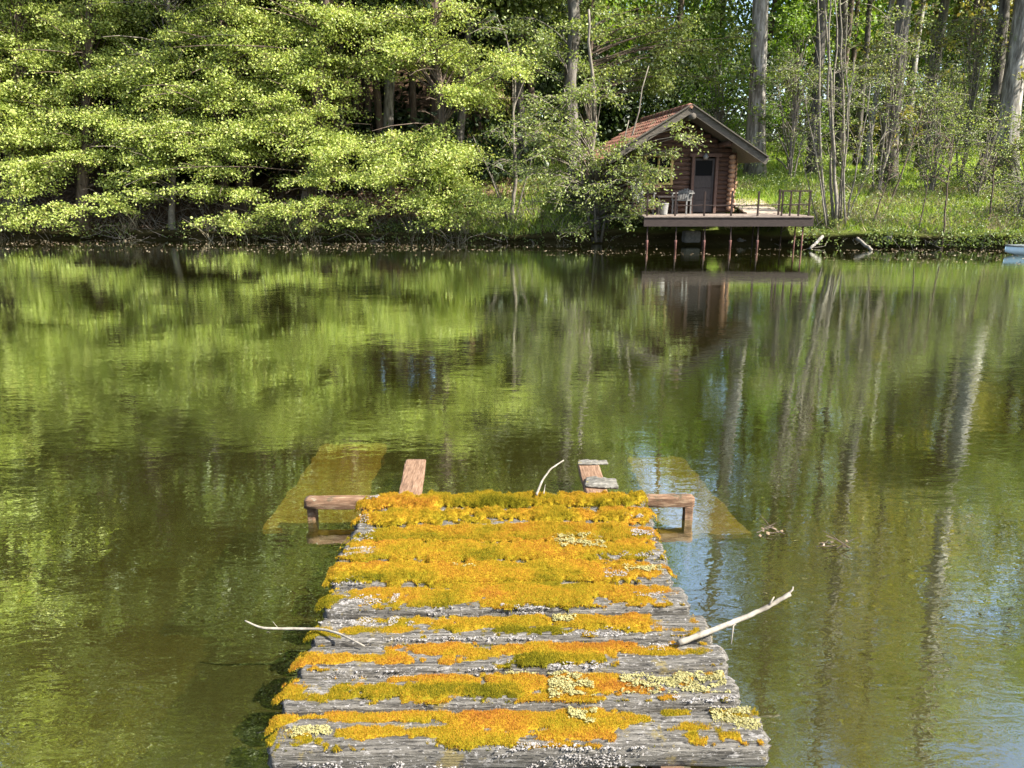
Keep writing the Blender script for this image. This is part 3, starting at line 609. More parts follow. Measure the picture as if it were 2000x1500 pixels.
# ------------------------------------------------------------------ log hut on the far bank
FY = 24.0; FZ = .945
RX = at(1347, 205, 23.2)[0]; HW, EW = 1.60, 2.34
RZ, EZ = 3.93, 2.53
hut = empty('log_hut', (RX, 26, FZ), 'small reddish log hut with a tiled roof standing on the far bank', 'hut')
slope = (RZ - EZ) / EW
def roof_z(x): return RZ - abs(x - RX) * slope
b = MB(); lg_h = .135
doorx0, doorx1 = at(1352, 360, FY)[0], at(1407, 360, FY)[0]
winx0, winx1 = at(1258, 330, FY)[0], at(1318, 330, FY)[0]
winz0, winz1 = at(1290, 361, FY)[2], at(1290, 303, FY)[2]
doorz1 = at(1380, 305, FY)[2]
k = 0; z = FZ + .02
while z < RZ - .15:
    zc = z + lg_h / 2; lim = min(HW + .20, (RZ - .10 - (zc + lg_h / 2)) / slope)
    spans = [(RX - lim, RX + lim)]
    for (h0, h1, za, zb) in ((doorx0, doorx1, 0, doorz1), (winx0, winx1, winz0, winz1)):
        if za < zc < zb:
            ns = []
            for (s0, s1) in spans:
                if h0 > s0: ns.append((s0, min(h0, s1)))
                if h1 < s1: ns.append((max(h1, s0), s1))
            spans = ns
    for (s0, s1) in spans:
        if s1 - s0 < .05: continue
        n = 12; X = np.linspace(s0, s1, n); wv = .012 * (fbm(X * 2, X * 0 + k * 3.1, 61, 2) - .5)
        b.tube(np.stack([X, np.full(n, FY + .06) + wv, np.full(n, zc) + wv * .6], 1), (lg_h / 2 + .006) * (1 + .12 * (fbm(X * 3, X * 0 + k, 62, 2) - .5)), 10)
    z += lg_h; k += 1
b.build('log_wall', M['log'], hut, smooth=True)
for sgn, nm in ((-1, 'side_wall'), (1, 'side_wall')):
    b = MB(); e = MB(); z = FZ + .02 + lg_h / 2; k = 0
    while z < EZ + .12:
        xx = RX + sgn * (HW + .02)
        b.tube([(xx, FY + .12, z + lg_h / 2), (xx, 26, z + lg_h / 2), (xx, 27.9, z + lg_h / 2)], lg_h / 2 + .006, 10)
        ex = rng.uniform(.17, .24)
        e.tube([(xx + .004 * (k % 2), FY - ex, z + lg_h / 2), (xx, FY + .115, z + lg_h / 2)], lg_h / 2 + .004, 10)
        if sgn > 0:
            e.tube([(xx + .045, FY + .055, z), (xx + .17 + rng.uniform(0, .07), FY + .055, z)], lg_h / 2 - .004, 10)
        z += lg_h; k += 1
    b.build(nm, M['log'], hut, smooth=True); e.build('log_ends', M['log_sunlit'] if sgn > 0 else M['log'], hut, smooth=True)  # sunlight put into the paler colour of the right log ends
bk = MB(); bk.box((RX, 27.95, (FZ + EZ) / 2), (2 * HW, .12, EZ - FZ)); bk.build('back_wall', M['log'], hut)
MB().box((RX, 26, FZ - .03), (2 * HW, 3.8, .06)).build('floor_board', M['deck_wood'], hut)
# roof: boarded underside plus rows of curved tiles
roof_y0, roof_y1 = 23.12, 28.3
rb = MB()
for sgn in (-1, 1):
    ex = RX + sgn * (EW - .03); t = .05
    v = [(RX, roof_y0 + .06, RZ - .07), (ex, roof_y0 + .06, roof_z(ex) - .07), (ex, roof_y1, roof_z(ex) - .07), (RX, roof_y1, RZ - .07)]
    v2 = [(x, y, zz - t) for x, y, zz in v]
    rb.add(v + v2, [[0, 1, 2, 3], [7, 6, 5, 4], [0, 4, 5, 1], [1, 5, 6, 2], [2, 6, 7, 3], [3, 7, 4, 0]])
roof = rb.build('roof', M['board_grey'], hut)
for sgn in (-1, 1):
    tb = MB(); rows, cols = 9, 24; sl_len = EW * math.sqrt(1 + slope ** 2); sdir = np.array([sgn, 0, -slope]) / math.sqrt(1 + slope ** 2); nrm = np.array([sgn * slope, 0, 1]) / math.sqrt(1 + slope ** 2)
    for r_ in range(rows):
        for c_ in range(cols):
            y0 = roof_y0 + (roof_y1 - roof_y0) * c_ / cols; w_ = (roof_y1 - roof_y0) / cols
            s0 = sl_len * r_ / rows; s1 = sl_len * (r_ + 1.12) / rows
            lift = rng.normal(0, .006); a_ = np.linspace(0, 1, 7); prof = .045 * np.sin(a_ * math.pi * 1.25 - .2)
            P0 = np.array([RX, 0, RZ - .045]) + sdir * s0; P1 = np.array([RX, 0, RZ - .045]) + sdir * s1
            yy = y0 + w_ * 1.04 * a_
            A_ = P0[None, :] + nrm * (prof[:, None] - .005); B_ = P1[None, :] + nrm * (prof[:, None] + .028 + lift)
            A_ = A_ + np.stack([yy * 0, yy, yy * 0], 1); B_ = B_ + np.stack([yy * 0, yy + rng.normal(0, .008), yy * 0], 1)
            Bd = B_ - nrm * .022
            V = np.concatenate([A_, B_, Bd]); f = [[i, i + 1, i + 8, i + 7] for i in range(6)] + [[i + 7, i + 8, i + 15, i + 14] for i in range(6)]
            tb.add(V, f)
    tb.build('tiles', M['tile'], roof)
rt = MB()
for i in range(14):
    y0 = roof_y0 + .1 + i * .37; rt.tube([(RX, y0, RZ + .0), (RX, y0 + .40, RZ + .015)], [.10, .085], 10)
rt.build('ridge_tiles', M['tile'], roof, smooth=True)
for sgn in (-1, 1):
    bb = MB(); ex = RX + sgn * (EW + .02)
    bb.bar((RX + sgn * .02, roof_y0 - .02, RZ - .085), (ex, roof_y0 - .02, roof_z(ex) - .085), .055, .20, up=(0, 0, 1)); bb.build('bargeboard', M['board_grey'], hut)
    cb = MB(); cb.bar((RX + sgn * .02, roof_y0 - .06, RZ + .045), (ex, roof_y0 - .06, roof_z(ex) + .045), .12, .03); cb.build('bargeboard', M['board_grey'], hut)
    MB().tube([(RX + sgn * 1.25, roof_y0 + .1, roof_z(RX + 1.25) - .24), (RX + sgn * 1.25, FY + .3, roof_z(RX + 1.25) - .24)], .075, 10).build('purlin', M['log'], hut, smooth=True)
MB().tube([(RX + .03, roof_y0 - .14, RZ - .27), (RX + .03, FY + .4, RZ - .27)], .09, 12).build('ridge_beam', M['board_grey'], hut, smooth=True)
# door
dx0, dx1 = at(1359, 360, FY)[0], at(1399, 360, FY)[0]
dz0 = FZ + .03; dzt = doorz1 - .06; px0, px1 = at(1363, 330, FY)[0], at(1397, 330, FY)[0]; pz0 = at(1380, 343, FY)[2]; pz1 = dzt - .06
d = MB()
for s0, s1, z0, z1 in ((dx0, px0, dz0, dzt), (px1, dx1, dz0, dzt), (px0, px1, pz1, dzt)): d.box(((s0 + s1) / 2, FY - .01, (z0 + z1) / 2), (s1 - s0 - .002, .045, z1 - z0))
zz = pz0; hh = (pz0 - dz0) / 3
for i in range(3): d.box(((px0 + px1) / 2, FY - .006, dz0 + hh * (i + .5)), (px1 - px0 - .002, .034, hh - .008))
door = d.build('door', M['door_wood'], hut)
pn = MB().box(((px0 + px1) / 2, FY, (pz0 + pz1) / 2), (px1 - px0, .012, pz1 - pz0)).build('pane', M['glass'], door)
h_ = MB(); h_.tube([(dx1 - .06, FY - .04, dz0 + .72), (dx1 - .06, FY - .085, dz0 + .72), (dx1 - .15, FY - .085, dz0 + .715)], .009, 8); h_.build('handle', M['rust'], door)
fr = MB()
for xx in ((doorx0 + dx0) / 2, (doorx1 + dx1) / 2): fr.box((xx, FY - .03, (FZ + doorz1) / 2), (.085, .14, doorz1 - FZ))
fr.box(((doorx0 + doorx1) / 2, FY - .03, doorz1 + .03), (doorx1 - doorx0 + .14, .15, .09)); fr.build('door_frame', M['frame_red'], hut)
# window with a yellow frame
wf = MB(); wc = (winx0 + winx1) / 2; wz = (winz0 + winz1) / 2
for xx in (winx0 + .05, wc, winx1 - .05): wf.box((xx, FY - .03, wz), (.07 if xx != wc else .05, .12, winz1 - winz0 - .12))
for zz in (winz0 + .03, winz1 - .03): wf.box((wc, FY - .032, zz), (winx1 - winx0, .125, .06))
wf.box(((winx0 + wc) / 2, FY - .03, wz + .05), (wc - winx0 - .13, .06, .035)); wf.box(((winx1 + wc) / 2, FY - .03, wz + .05), (wc - winx0 - .13, .06, .035))
win = wf.build('window', M['frame_yellow'], hut)
MB().box((wc, FY + .01, wz), (winx1 - winx0 - .1, .012, winz1 - winz0 - .1)).build('pane', M['glass'], win)
MB().bar((winx0 - .15, FY - .09, winz0 - .05), (winx1 + .05, FY - .09, winz0 - .05), .14, .07).build('sill', M['log'], win)
lamp = MB(); lx, _, lz = at(1383, 305, FY - .1); lamp.tube([(lx, FY - .02, lz + .05), (lx, FY - .12, lz + .06)], .02, 8); lamp.tube([(lx, FY - .13, lz + .08), (lx, FY - .13, lz - .02), (lx, FY - .13, lz - .09)], [.03, .085, .05], 12); lamp.build('wall_lamp', M['white_paint'], hut, smooth=True)
hut.rotation_euler.z = math.radians(6); hut.location.x -= .27
# dark lean-to bay on the left side, held by a post
lp = MB(); lpx = RX - EW + .12; lp.tube([(lpx, 24.6, FZ - .3), (lpx, 24.6, roof_z(lpx) - .12)], .07, 10); lp.build('porch_post', M['board_grey'], hut, smooth=True); lp = MB(); lp.tube([(lpx, 27.3, FZ), (lpx, 27.3, roof_z(lpx) - .12)], .07, 10); lp.build('porch_post', M['board_grey'], hut, smooth=True)
MB().box((RX - HW - .10, 26.1, 1.95), (.03, 1.5, .95)).build('bay_shade', M['dark_inside'], hut)  # dark sheet standing in for the shade inside the open bay

# deck on posts over the water
DY0 = 22.25; dl, dr = at(1258, 424, DY0)[0], at(1588, 424, DY0)[0]
deck = empty('wooden_deck', ((dl + dr) / 2, 23, FZ), 'low wooden deck with thin rusty railing standing over the water before the hut', 'deck')
b = MB(); nb = 9
for i in range(nb):
    y0 = DY0 - .06 + i * (FY - .10 - DY0 + .06) / nb; w_ = (FY - .10 - DY0 + .06) / nb
    b.box(((dl + dr) / 2 + rng.normal(0, .01), y0 + w_ / 2, FZ - .022 + rng.normal(0, .003)), (dr - dl, w_ - .012, .035))
b.build('decking', M['deck_wood'], deck)
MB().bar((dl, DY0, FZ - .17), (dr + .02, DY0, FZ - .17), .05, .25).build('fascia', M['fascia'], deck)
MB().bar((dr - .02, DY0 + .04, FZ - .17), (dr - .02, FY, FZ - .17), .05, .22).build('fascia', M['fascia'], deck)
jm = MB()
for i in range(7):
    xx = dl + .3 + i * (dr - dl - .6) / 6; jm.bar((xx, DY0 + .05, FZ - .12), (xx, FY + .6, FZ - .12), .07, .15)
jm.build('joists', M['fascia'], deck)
for pxp in (1264, 1320, 1376, 1427, 1480):
    x0 = at(pxp, 460, DY0 + .1)[0]; p = MB(); p.tube([(x0, DY0 + .1, -.6), (x0, DY0 + .1, FZ - .3)], .021, 8); po = p.build('support_post', M['rust'], deck, smooth=True)
    c_ = MB(); c_.tube([(x0, DY0 + .1, -.15), (x0 + .004, DY0 + .1, .18), (x0, DY0 + .1, .26)], [.030, .031, .042], 8); c_.build('sleeve', M['rust_red'], po, smooth=True)
for pxp, yy in ((1372, 23.4), (1470, 23.4), (1525, 23.2), (1552, 22.7), (1567, DY0 + .1)):
    x0 = at(pxp, 460, yy)[0]; p = MB(); p.tube([(x0, yy, -.5), (x0, yy, FZ - .3)], .02 if pxp < 1540 else .024, 8); p.build('support_post', M['rust_red'] if pxp > 1540 else M['rust'], deck, smooth=True)
xr_ = []
for pxp in (1265, 1320, 1377, 1430, 1482):
    x0 = at(pxp, 395, DY0)[0]; xr_.append(x0); top = at(pxp, 374, DY0)[2] + rng.normal(0, .01)
    MB().bar((x0, DY0 + .03, FZ - .02), (x0, DY0 + .03, top), .045, .045, up=(0, 1, 0)).build('railing_post', M['rust'], deck)
zr = at(1400, 401, DY0)[2]
for a_, c_ in zip(xr_[1:-1], xr_[2:]): MB().tube([(a_ + .03, DY0 + .03, zr), ((a_ + c_) / 2, DY0 + .03, zr - .012), (c_ - .03, DY0 + .03, zr + .004)], .017, 6).build('rail', M['rust'], deck)
MB().tube([(xr_[-1] + .03, DY0 + .03, zr), (at(1524, 398, 23.0)[0], 23.0, zr)], .017, 6).build('rail', M['rust'], deck)
xx = at(1522, 395, 23.0)[0]; MB().bar((xx, 23.0, FZ - .02), (xx, 23.0, FZ + .72), .05, .05, up=(0, 1, 0)).build('railing_post', M['rust'], deck)
g = MB(); gx_ = [at(p, 395, DY0)[0] for p in (1529, 1545, 1562, 1582)]; gt = at(1550, 373, DY0)[2]; gm = at(1550, 400, DY0)[2]
for i, x0 in enumerate(gx_): g.bar((x0, DY0 + .03, FZ - .01), (x0, DY0 + .03, gt + (.02 if i in (0, 3) else -.01)), .042, .042, up=(0, 1, 0))
g.bar((gx_[0] - .04, DY0 + .026, gt), (gx_[-1] + .04, DY0 + .026, gt), .05, .04); g.bar((gx_[0], DY0 + .026, gm), (gx_[-1], DY0 + .026, gm), .05, .035)
g.build('railing_panel', M['rust'], deck)
# pale plank walk beside the hut, leading up from the deck
wk = empty('plank_walk', (7.4, 24.6, FZ), 'pale plank walk climbing beside the right wall of the hut', 'walkway')
b = MB()
for i in range(7):
    yy = 23.95 + i * .42; zz = FZ + .02 + i * .055; x0, x1 = RX + HW + .42, at(1528 - i * 7, 400, yy)[0] - .03
    b.box(((x0 + x1) / 2, yy, zz), (x1 - x0, .36, .05), [[1, .0, 0], [0, 1, -.05], [0, .05, 1]])
b.build('plank', M['pale_board'], wk)
sb = MB()
for f in (.1, .9): 
    x0 = RX + HW + .42 + f * 1.0; sb.bar((x0, 23.8, FZ - .09), (x0, 26.6, FZ + .24), .08, .12)
sb.build('bearer', M['board_grey'], wk)

# seats and bits on the deck
def chair(label, px_, py_, Y, rz, hgt):
    c = at(px_, py_, Y); c[2] = FZ; r = empty('garden_chair', tuple(c), label, 'chair', 'chairs on the hut deck')
    ca_, sa_ = math.cos(rz), math.sin(rz); R = np.array([[ca_, -sa_, 0], [sa_, ca_, 0], [0, 0, 1]])
    T = lambda p: R @ np.array(p) + c
    st = MB()
    for i in range(5): st.box(T((0, -.2 + i * .095, .40)), (.46, .08, .025), R)
    st.build('seat', M['chair_white'], r)
    bk = MB()
    for i in range(6):
        x = -.19 + i * .076; h_ = hgt - .03 * abs(i - 2.5); bk.bar(T((x, .24, .42)), T((x, .40, h_)), .055, .02, up=R @ np.array([0, 1, .1]))
    bk.bar(T((-.22, .33, .62)), T((.22, .33, .62)), .03, .05); bk.build('backrest', M['chair_white'], r)
    for x in (-.21, .21):
        for y in (-.21, .22): MB().bar(T((x, y, 0)), T((x, y, .40)), .04, .05, up=(0, 1, 0)).build('leg', M['chair_white'], r)
        am = MB(); am.bar(T((x * 1.15, -.24, .60)), T((x * 1.15, .32, .60)), .08, .025); am.bar(T((x * 1.1, -.2, .41)), T((x * 1.1, -.2, .59)), .04, .04, up=(0, 1, 0)); am.build('armrest', M['chair_white'], r)
chair('tall slatted pale chair behind the overhanging leaves at the left of the deck', 1256, 405, 23.35, .5, 1.02)
chair('low pale slatted chair between the window and the hut door', 1331, 405, 23.5, -.5, .74)
tc_ = at(1302, 408, 23.55); tc_[2] = FZ
tbl = empty('small_table', tuple(tc_), 'dark low table under the hut window between the two pale chairs', 'table')
MB().box(tc_ + [0, 0, .50], (.62, .42, .04)).build('tabletop', M['door_wood'], tbl)
for x in (-.27, .27):
    for y in (-.17, .17): MB().box(tc_ + [x, y, .24], (.045, .045, .48)).build('leg', M['door_wood'], tbl)
bc = at(1296, 412, 23.1); bc[2] = FZ
bu = empty('bucket', tuple(bc), 'white bucket standing on the deck in front of the small table', 'bucket')
b = MB(); b.tube([bc + [0, 0, .0], bc + [0, 0, .32]], [.11, .14], 16); b.tube([bc + [0, 0, .30], bc + [0, 0, .325]], .147, 16); b.build('body', M['white_paint'], bu, smooth=False)
hd = MB(); aa = np.linspace(0, math.pi, 10); hd.tube(np.stack([bc[0] + .145 * np.cos(aa), bc[1] - .09 * np.sin(aa), bc[2] + .30 - .09 * np.sin(aa)], 1), .006, 5); hd.build('handle', M['rust'], bu)
for (lab, p_, Y_, sz) in (('pale concrete block lying in the dark under the deck, left of the middle posts', 1350, 23.9, (.5, .3, .34)), ('smaller grey block lying in the dark under the right half of the deck', 1448, 24.0, (.28, .3, .3))):
    c = at(p_, 462, Y_); b = bmesh.new(); bmesh.ops.create_cube(b, size=1); bmesh.ops.scale(b, vec=sz, verts=b.verts); bmesh.ops.bevel(b, geom=b.edges[:], offset=.025, segments=2, affect='EDGES')
    bmesh.ops.rotate(b, verts=b.verts, cent=(0, 0, 0), matrix=__import__('mathutils').Matrix.Rotation(.2, 3, 'Z'))
    me = bpy.data.meshes.new('concrete_block'); b.to_mesh(me); b.free(); me.materials.append(M['concrete']); o = bpy.data.objects.new('concrete_block', me); col.objects.link(o); o.location = c; tag(o, lab, 'block')

# pipe and grey poles at the right waterline
pp = at(1732, 466, 22.75); b = MB(); a_ = np.arange(14) * 2 * math.pi / 14
b.tube([pp + [-.35, .35, .06], pp + [.10, -.1, 0]], .085, 14, caps=False); b.tube([pp + [.10, -.1, 0], pp + [-.35, .35, .06]], .068, 14, caps=False)
tag(b.build('drain_pipe', M['concrete'], smooth=True), 'short grey drain pipe poking out of the bank at right', 'pipe')
def pole(name, label, p, q, r, mat='stick'):
    b = MB(); t = np.linspace(0, 1, 10)[:, None]; P = np.asarray(p) + (np.asarray(q) - np.asarray(p)) * t; P[1:-1] += rng.normal(0, r * .15, (8, 3)); b.tube(P, np.linspace(r, r * .75, 10), 8, jit=.05)
    tag(b.build(name, M[mat], smooth=True), label, 'branch')
pole('fallen_branch', 'grey dead branch slanting down to the water right of the deck', at(1606, 462, 22.6), at(1582, 486, 22.0), .05, 'bark_pale')
pole('fallen_branch', 'pale dead branch dipping into the water below the thin multi-stemmed shrub', at(1674, 466, 22.8), at(1702, 488, 21.9), .055, 'stick')

# small pale blue rowing boat at the right edge
bow = atz(1962, 494, .05)
boat = empty('rowing_boat', (bow[0] + 1.6, bow[1] + .25, 0), 'pale blue rowing boat moored at the right bank with its bow in view', 'boat')
n = 22; t = np.linspace(0, 1, n); L_ = 3.4
def sect(tt, inner):
    w_ = .62 * math.sin(min(1, tt * 1.55) * math.pi / 2) ** .8 * (1 - .25 * max(0, tt - .7) / .3) + .012; gun = .17 + .06 * (1 - tt) ** 2 ; kl = -.12 + .20 * (1 - tt) ** 6
    if inner: w_ = max(w_ - .03, .004); kl += .03
    return [(tt * L_, s * w_ * math.sin(a) , kl + (gun - kl) * (1 - math.cos(a) ) ) for s, a in [(-1, math.pi / 2), (-1, 1.1), (-1, .7), (-1, .3), (1, 0), (1, .3), (1, .7), (1, 1.1), (1, math.pi / 2)]]
ang = .15
def place(v): v = np.asarray(v, float); return np.stack([bow[0] + v[..., 0] * math.cos(ang) - v[..., 1] * math.sin(ang), bow[1] + v[..., 0] * math.sin(ang) + v[..., 1] * math.cos(ang), v[..., 2]], -1)
for inner, nm, mt in ((False, 'hull', 'boat_blue'), (True, 'lining', 'boat_blue')):
    V = np.array([sect(tt, inner) for tt in t]); g0 = np.arange(n - 1)[:, None] * 9 + np.arange(8)[None, :]
    b = MB(); b.add(place(V.reshape(-1, 3)), np.stack([g0, g0 + 1, g0 + 10, g0 + 9], -1).reshape(-1, 4)); b.f.append(np.array([list(range((n - 1) * 9, n * 9))])); b.build(nm, M[mt], boat, smooth=True)
for sgn in (0, 8):
    b = MB(); b.tube(place(np.array([np.array(sect(tt, False)[sgn]) + [0, 0, .012] for tt in t])), .022, 8); b.build('gunwale', M['boat_dark'], boat, smooth=True)
for tt in (.38, .72): b = MB(); b.box(place(np.array([tt * L_, 0, .20])), (.22, 1.0, .03)); b.build('thwart', M['pale_board'], boat)

# ------------------------------------------------------------------ trees and shrubs
def px_of(p):
    d = p[1] * CP - (p[2] - CAMZ) * SP
    return 1000 + F * p[0] / d, 750 - F * (p[1] * SP + (p[2] - CAMZ) * CP) / d

# --- leafy trees along the left waterline: their boughs reach out over the water in layers
# clumps of foliage: (x, y, half width, half height) in the photograph's pixels; each becomes several sprays at its own distance
CLUMPS = [(110,40,160,55),(60,130,110,60),(230,180,150,80),(330,110,120,70),(420,50,110,60),(470,150,100,70),(120,240,140,55),(250,285,160,40),(60,295,80,35),
 (400,235,120,60),(560,100,90,60),(630,150,80,45),(520,215,70,45),(580,265,120,36),(660,295,110,34),(700,335,90,34),(830,315,90,60),(860,370,60,36),(430,295,70,30),
 (150,408,110,12),(260,385,70,22),(400,365,40,14),(455,385,50,16),(520,408,45,14),(650,408,110,16),(780,398,100,16),(880,330,50,60),(35,400,50,26),
 (700,25,80,30),(790,60,70,40),(760,125,110,22),(950,150,70,55),(840,110,60,30),(560,30,70,30),(20,210,60,60),(330,255,90,40),(610,215,60,20),(60,350,90,26),(210,352,70,14),(330,330,60,18),(560,345,60,18),(770,255,50,22),(930,395,50,30),(480,60,70,50),(180,60,90,50),(620,45,60,40),(860,30,70,30),(40,30,70,40),(620,438,90,8),(820,434,90,10),(430,436,50,8),(60,436,60,9),(300,20,70,24),(330,170,80,50),(160,330,80,22),(450,330,60,24),(560,150,70,40),(250,120,80,50),(900,200,50,30)]
GAPS = [(180,95,26,12),(75,85,22,10),(390,150,30,12),(530,150,34,14),(640,95,26,12),(420,262,30,10),(160,255,30,9),(600,330,40,9),(850,275,26,10),(560,55,20,10),(880,150,30,12),(310,42,32,16),(265,92,26,20),(215,205,34,14),(470,86,16,10),(128,103,18,9),(330,212,30,12),(390,350,60,14),(150,372,60,10),(280,365,50,9),(700,378,75,14),(800,200,80,38),(735,200,45,38),(520,345,36,16),(965,245,60,45),(590,190,30,12),(480,330,26,26),(160,350,60,24)]
SHORE_TREES = [  # base px, distance, radius, top px, top height, bark, label
 (28, 26.3, .16, 45, 9.5, 'bark_brown', 'leafy waterside tree at the far left edge with a reddish brown forked trunk foot'),
 (165, 26.6, .19, 175, 10.5, 'bark_brown', 'leafy waterside tree with a stout brown trunk above the bare litter bank at left'),
 (335, 26.0, .10, 322, 9.0, 'twig', 'slender leafy tree leaning left over the brown bank, boughs low over the water'),
 (446, 26.4, .12, 442, 11.0, 'bark_brown', 'leafy waterside tree with a thin dark straight trunk between two bright boughs'),
 (590, 25.7, .20, 640, 9.5, 'bark_brown', 'bright leafy tree on a slanting foot at the waterline left of the long low bough'),
 (872, 25.2, .17, 850, 8.5, 'bark_brown', 'bright spreading tree on a stumpy foot at the waterline left of the shaded shore'),
]
def in_gap(x, y): return any(((x - a) / c) ** 2 + ((y - b_) / d) ** 2 < 1.7 for a, b_, c, d in GAPS)
per_tree = [[] for _ in SHORE_TREES]
for (cx, cy, rx, ry) in CLUMPS:
    n = max(3, int(rx * ry / 290))
    for _ in range(n):
        for _try in range(12):
            a, q_ = rng.uniform(0, 2 * math.pi), math.sqrt(rng.uniform(0, 1)); x, y = cx + rx * q_ * math.cos(a), cy + ry * q_ * math.sin(a)
            if not in_gap(x, y): break
        low = np.clip((y - 60) / 340, 0, 1); sy = float(shore((x - 1000) / F * 25))
        Y = rng.uniform(sy + .2 - 1.6 * low, sy + 2.6 - 2.2 * low) if cy < 395 else rng.uniform(sy - 1.3, sy - .2)
        P = at(x, y, Y); g = float(ground_z(P[0], P[1]))
        if P[2] < max(g, 0) + .28: P[2] = max(g, 0) + .28
        ti = int(np.argmin([abs(x - (t_[0] if y > 250 else t_[0] * .55 + t_[3] * .45)) + rng.uniform(0, 60) for t_ in SHORE_TREES]))
        r = rng.uniform(.5, 1.05) * (.8 if ry < 25 else 1)
        per_tree[ti].append((P, r, int(780 * r ** 1.5)))
for i, (bx, Y, r0, tx, th_, bark, lab) in enumerate(SHORE_TREES):
    Y = max(Y, float(shore((bx - 1000) / F * Y)) + .45); base = ground_at(bx, Y); top = top_at(tx, th_, Y + .3)
    bs = per_tree[i] + crown_boughs(top[0], Y + 2.4, 8.0, th_ + 2.6, 2.7, 90, 1.1, 240)
    make_tree('waterside_tree', lab, base, top, r0, bs, 'leaf_bright', bark, group='leafy trees along the left waterline', lsize=.078, flat=.20, frac=.80, sides=9,
              extra=lambda tk, lv, tr, rad: [tk.tube([p, p + d_ * .4 + [0, 0, .12], p + d_ * .75 + [0, 0, .1], p + d_], [.022, .016, .011, .005], 4, caps=False)
                                             for p, d_ in [(tr[rng.integers(2, 14)], np.array([rng.normal(0, 1.5), -rng.uniform(.6, 2.4), rng.uniform(-.5, .9)])) for _k in range(26)]])

# --- taller trees on the wooded slope behind
SLOPE_TREES = [  # base px, distance, radius, px at the top of the picture, height, crown bottom, crown radius, bark, leaf, label
 (758, 29.5, .20, 786, 17, 7.5, 3.4, 'bark_pale', 'leaf_mid', 'tree with a pale leaning trunk in front of the darkest hollow of the wood'),
 (890, 29.0, .15, 925, 15, 7.5, 3.0, 'bark_grey', 'leaf_mid', 'crooked grey tree at the right side of the dark hollow in the wood'),
 (668, 31.0, .11, 682, 15, 8.0, 2.8, 'bark_pale', 'leaf_mid', 'thin straight pale stemmed tree behind the bright boughs, left of the leaning pale trunk'),
 (436, 30.5, .16, 446, 18, 8.0, 3.6, 'bark_brown', 'leaf_mid', 'dark stemmed tall tree behind the middle of the bright left foliage'),
 (250, 31.0, .22, 262, 19, 8.0, 3.8, 'bark_brown', 'leaf_mid', 'tall dark trunked tree seen through a gap in the upper left foliage'),
 (45, 29.5, .16, 58, 18, 7.5, 3.8, 'bark_pale', 'leaf_mid', 'pale trunked tall tree behind the foliage at the far left'),
 (484, 27.8, .24, 470, 17, 8.0, 3.6, 'bark_brown', 'leaf_mid', 'stout brown trunked tree rising from the bank between two bright boughs'),
 (1010, 31.0, .18, 1018, 17, 8.0, 3.2, 'bark_grey', 'leaf_mid', 'shaded grey tree in the middle of the wood left of the big pale trunk'),
 (-150, 28.5, .2, -140, 19, 2.0, 4.2, 'bark_brown', 'leaf_bright', 'outermost leafy tree at the far left, only its high boughs in view'),
]
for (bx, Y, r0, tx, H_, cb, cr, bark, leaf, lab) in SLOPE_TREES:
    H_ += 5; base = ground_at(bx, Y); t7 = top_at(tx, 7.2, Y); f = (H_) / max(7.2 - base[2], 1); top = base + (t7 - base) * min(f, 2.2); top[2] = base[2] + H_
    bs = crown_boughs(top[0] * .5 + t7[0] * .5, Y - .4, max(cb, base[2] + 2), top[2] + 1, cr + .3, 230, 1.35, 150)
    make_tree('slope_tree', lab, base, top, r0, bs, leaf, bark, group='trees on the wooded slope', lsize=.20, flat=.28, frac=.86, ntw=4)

# --- the shaded trees left of the hut, one with boughs hanging in front of it
def clump_boughs(cl, y0, y1, dens=900, rr=(.5, .9), nl=260):
    out = []
    for (cx, cy, rx, ry) in cl:
        for _ in range(max(2, int(rx * ry / dens))):
            a, q_ = rng.uniform(0, 2 * math.pi), math.sqrt(rng.uniform(0, 1)); P = at(cx + rx * q_ * math.cos(a), cy + ry * q_ * math.sin(a), rng.uniform(y0, y1))
            P[2] = max(P[2], max(float(ground_z(P[0], P[1])), 0) + .2); r = rng.uniform(*rr); out.append((P, r, int(nl * r ** 1.5)))
    return out
base = ground_at(1120, 27.2); t7 = top_at(1121, 7.2, 27.2); top = base + (t7 - base) * 2.4
make_tree('tall_tree', 'big pale trunked tree standing in the shade left of the hut', base, top, .26, clump_boughs([(1060, 60, 80, 50), (1130, 120, 90, 60), (1190, 40, 70, 40)], 26, 28.5, 700, nl=420) + crown_boughs(top[0], 27, 8, 17, 3.2, 80, 1.2, 110), 'leaf_fresh', 'bark_grey', group='tall trunks on the far bank', lsize=.10, flat=.3, frac=.85)
base = ground_at(1140, 29.5); t7 = top_at(1156, 7.2, 29.5); top = base + (t7 - base) * 2.0
make_tree('tall_tree', 'thin dark stemmed tree just behind the big pale trunk left of the hut', base, top, .11, clump_boughs([(1230, 90, 90, 60), (1300, 60, 80, 50), (1210, 170, 80, 50), (1330, 140, 90, 46), (1400, 70, 60, 50)], 28.8, 31.5, 560, nl=420) + crown_boughs(top[0], 29.5, 8, 14, 2.6, 50, 1.1, 110), 'leaf_fresh', 'bark_brown', group='tall trunks on the far bank', lsize=.10, flat=.3, frac=.85)
base = ground_at(1165, float(shore(2.7)) + .15); top = top_at(1150, 6.6, 23.9)
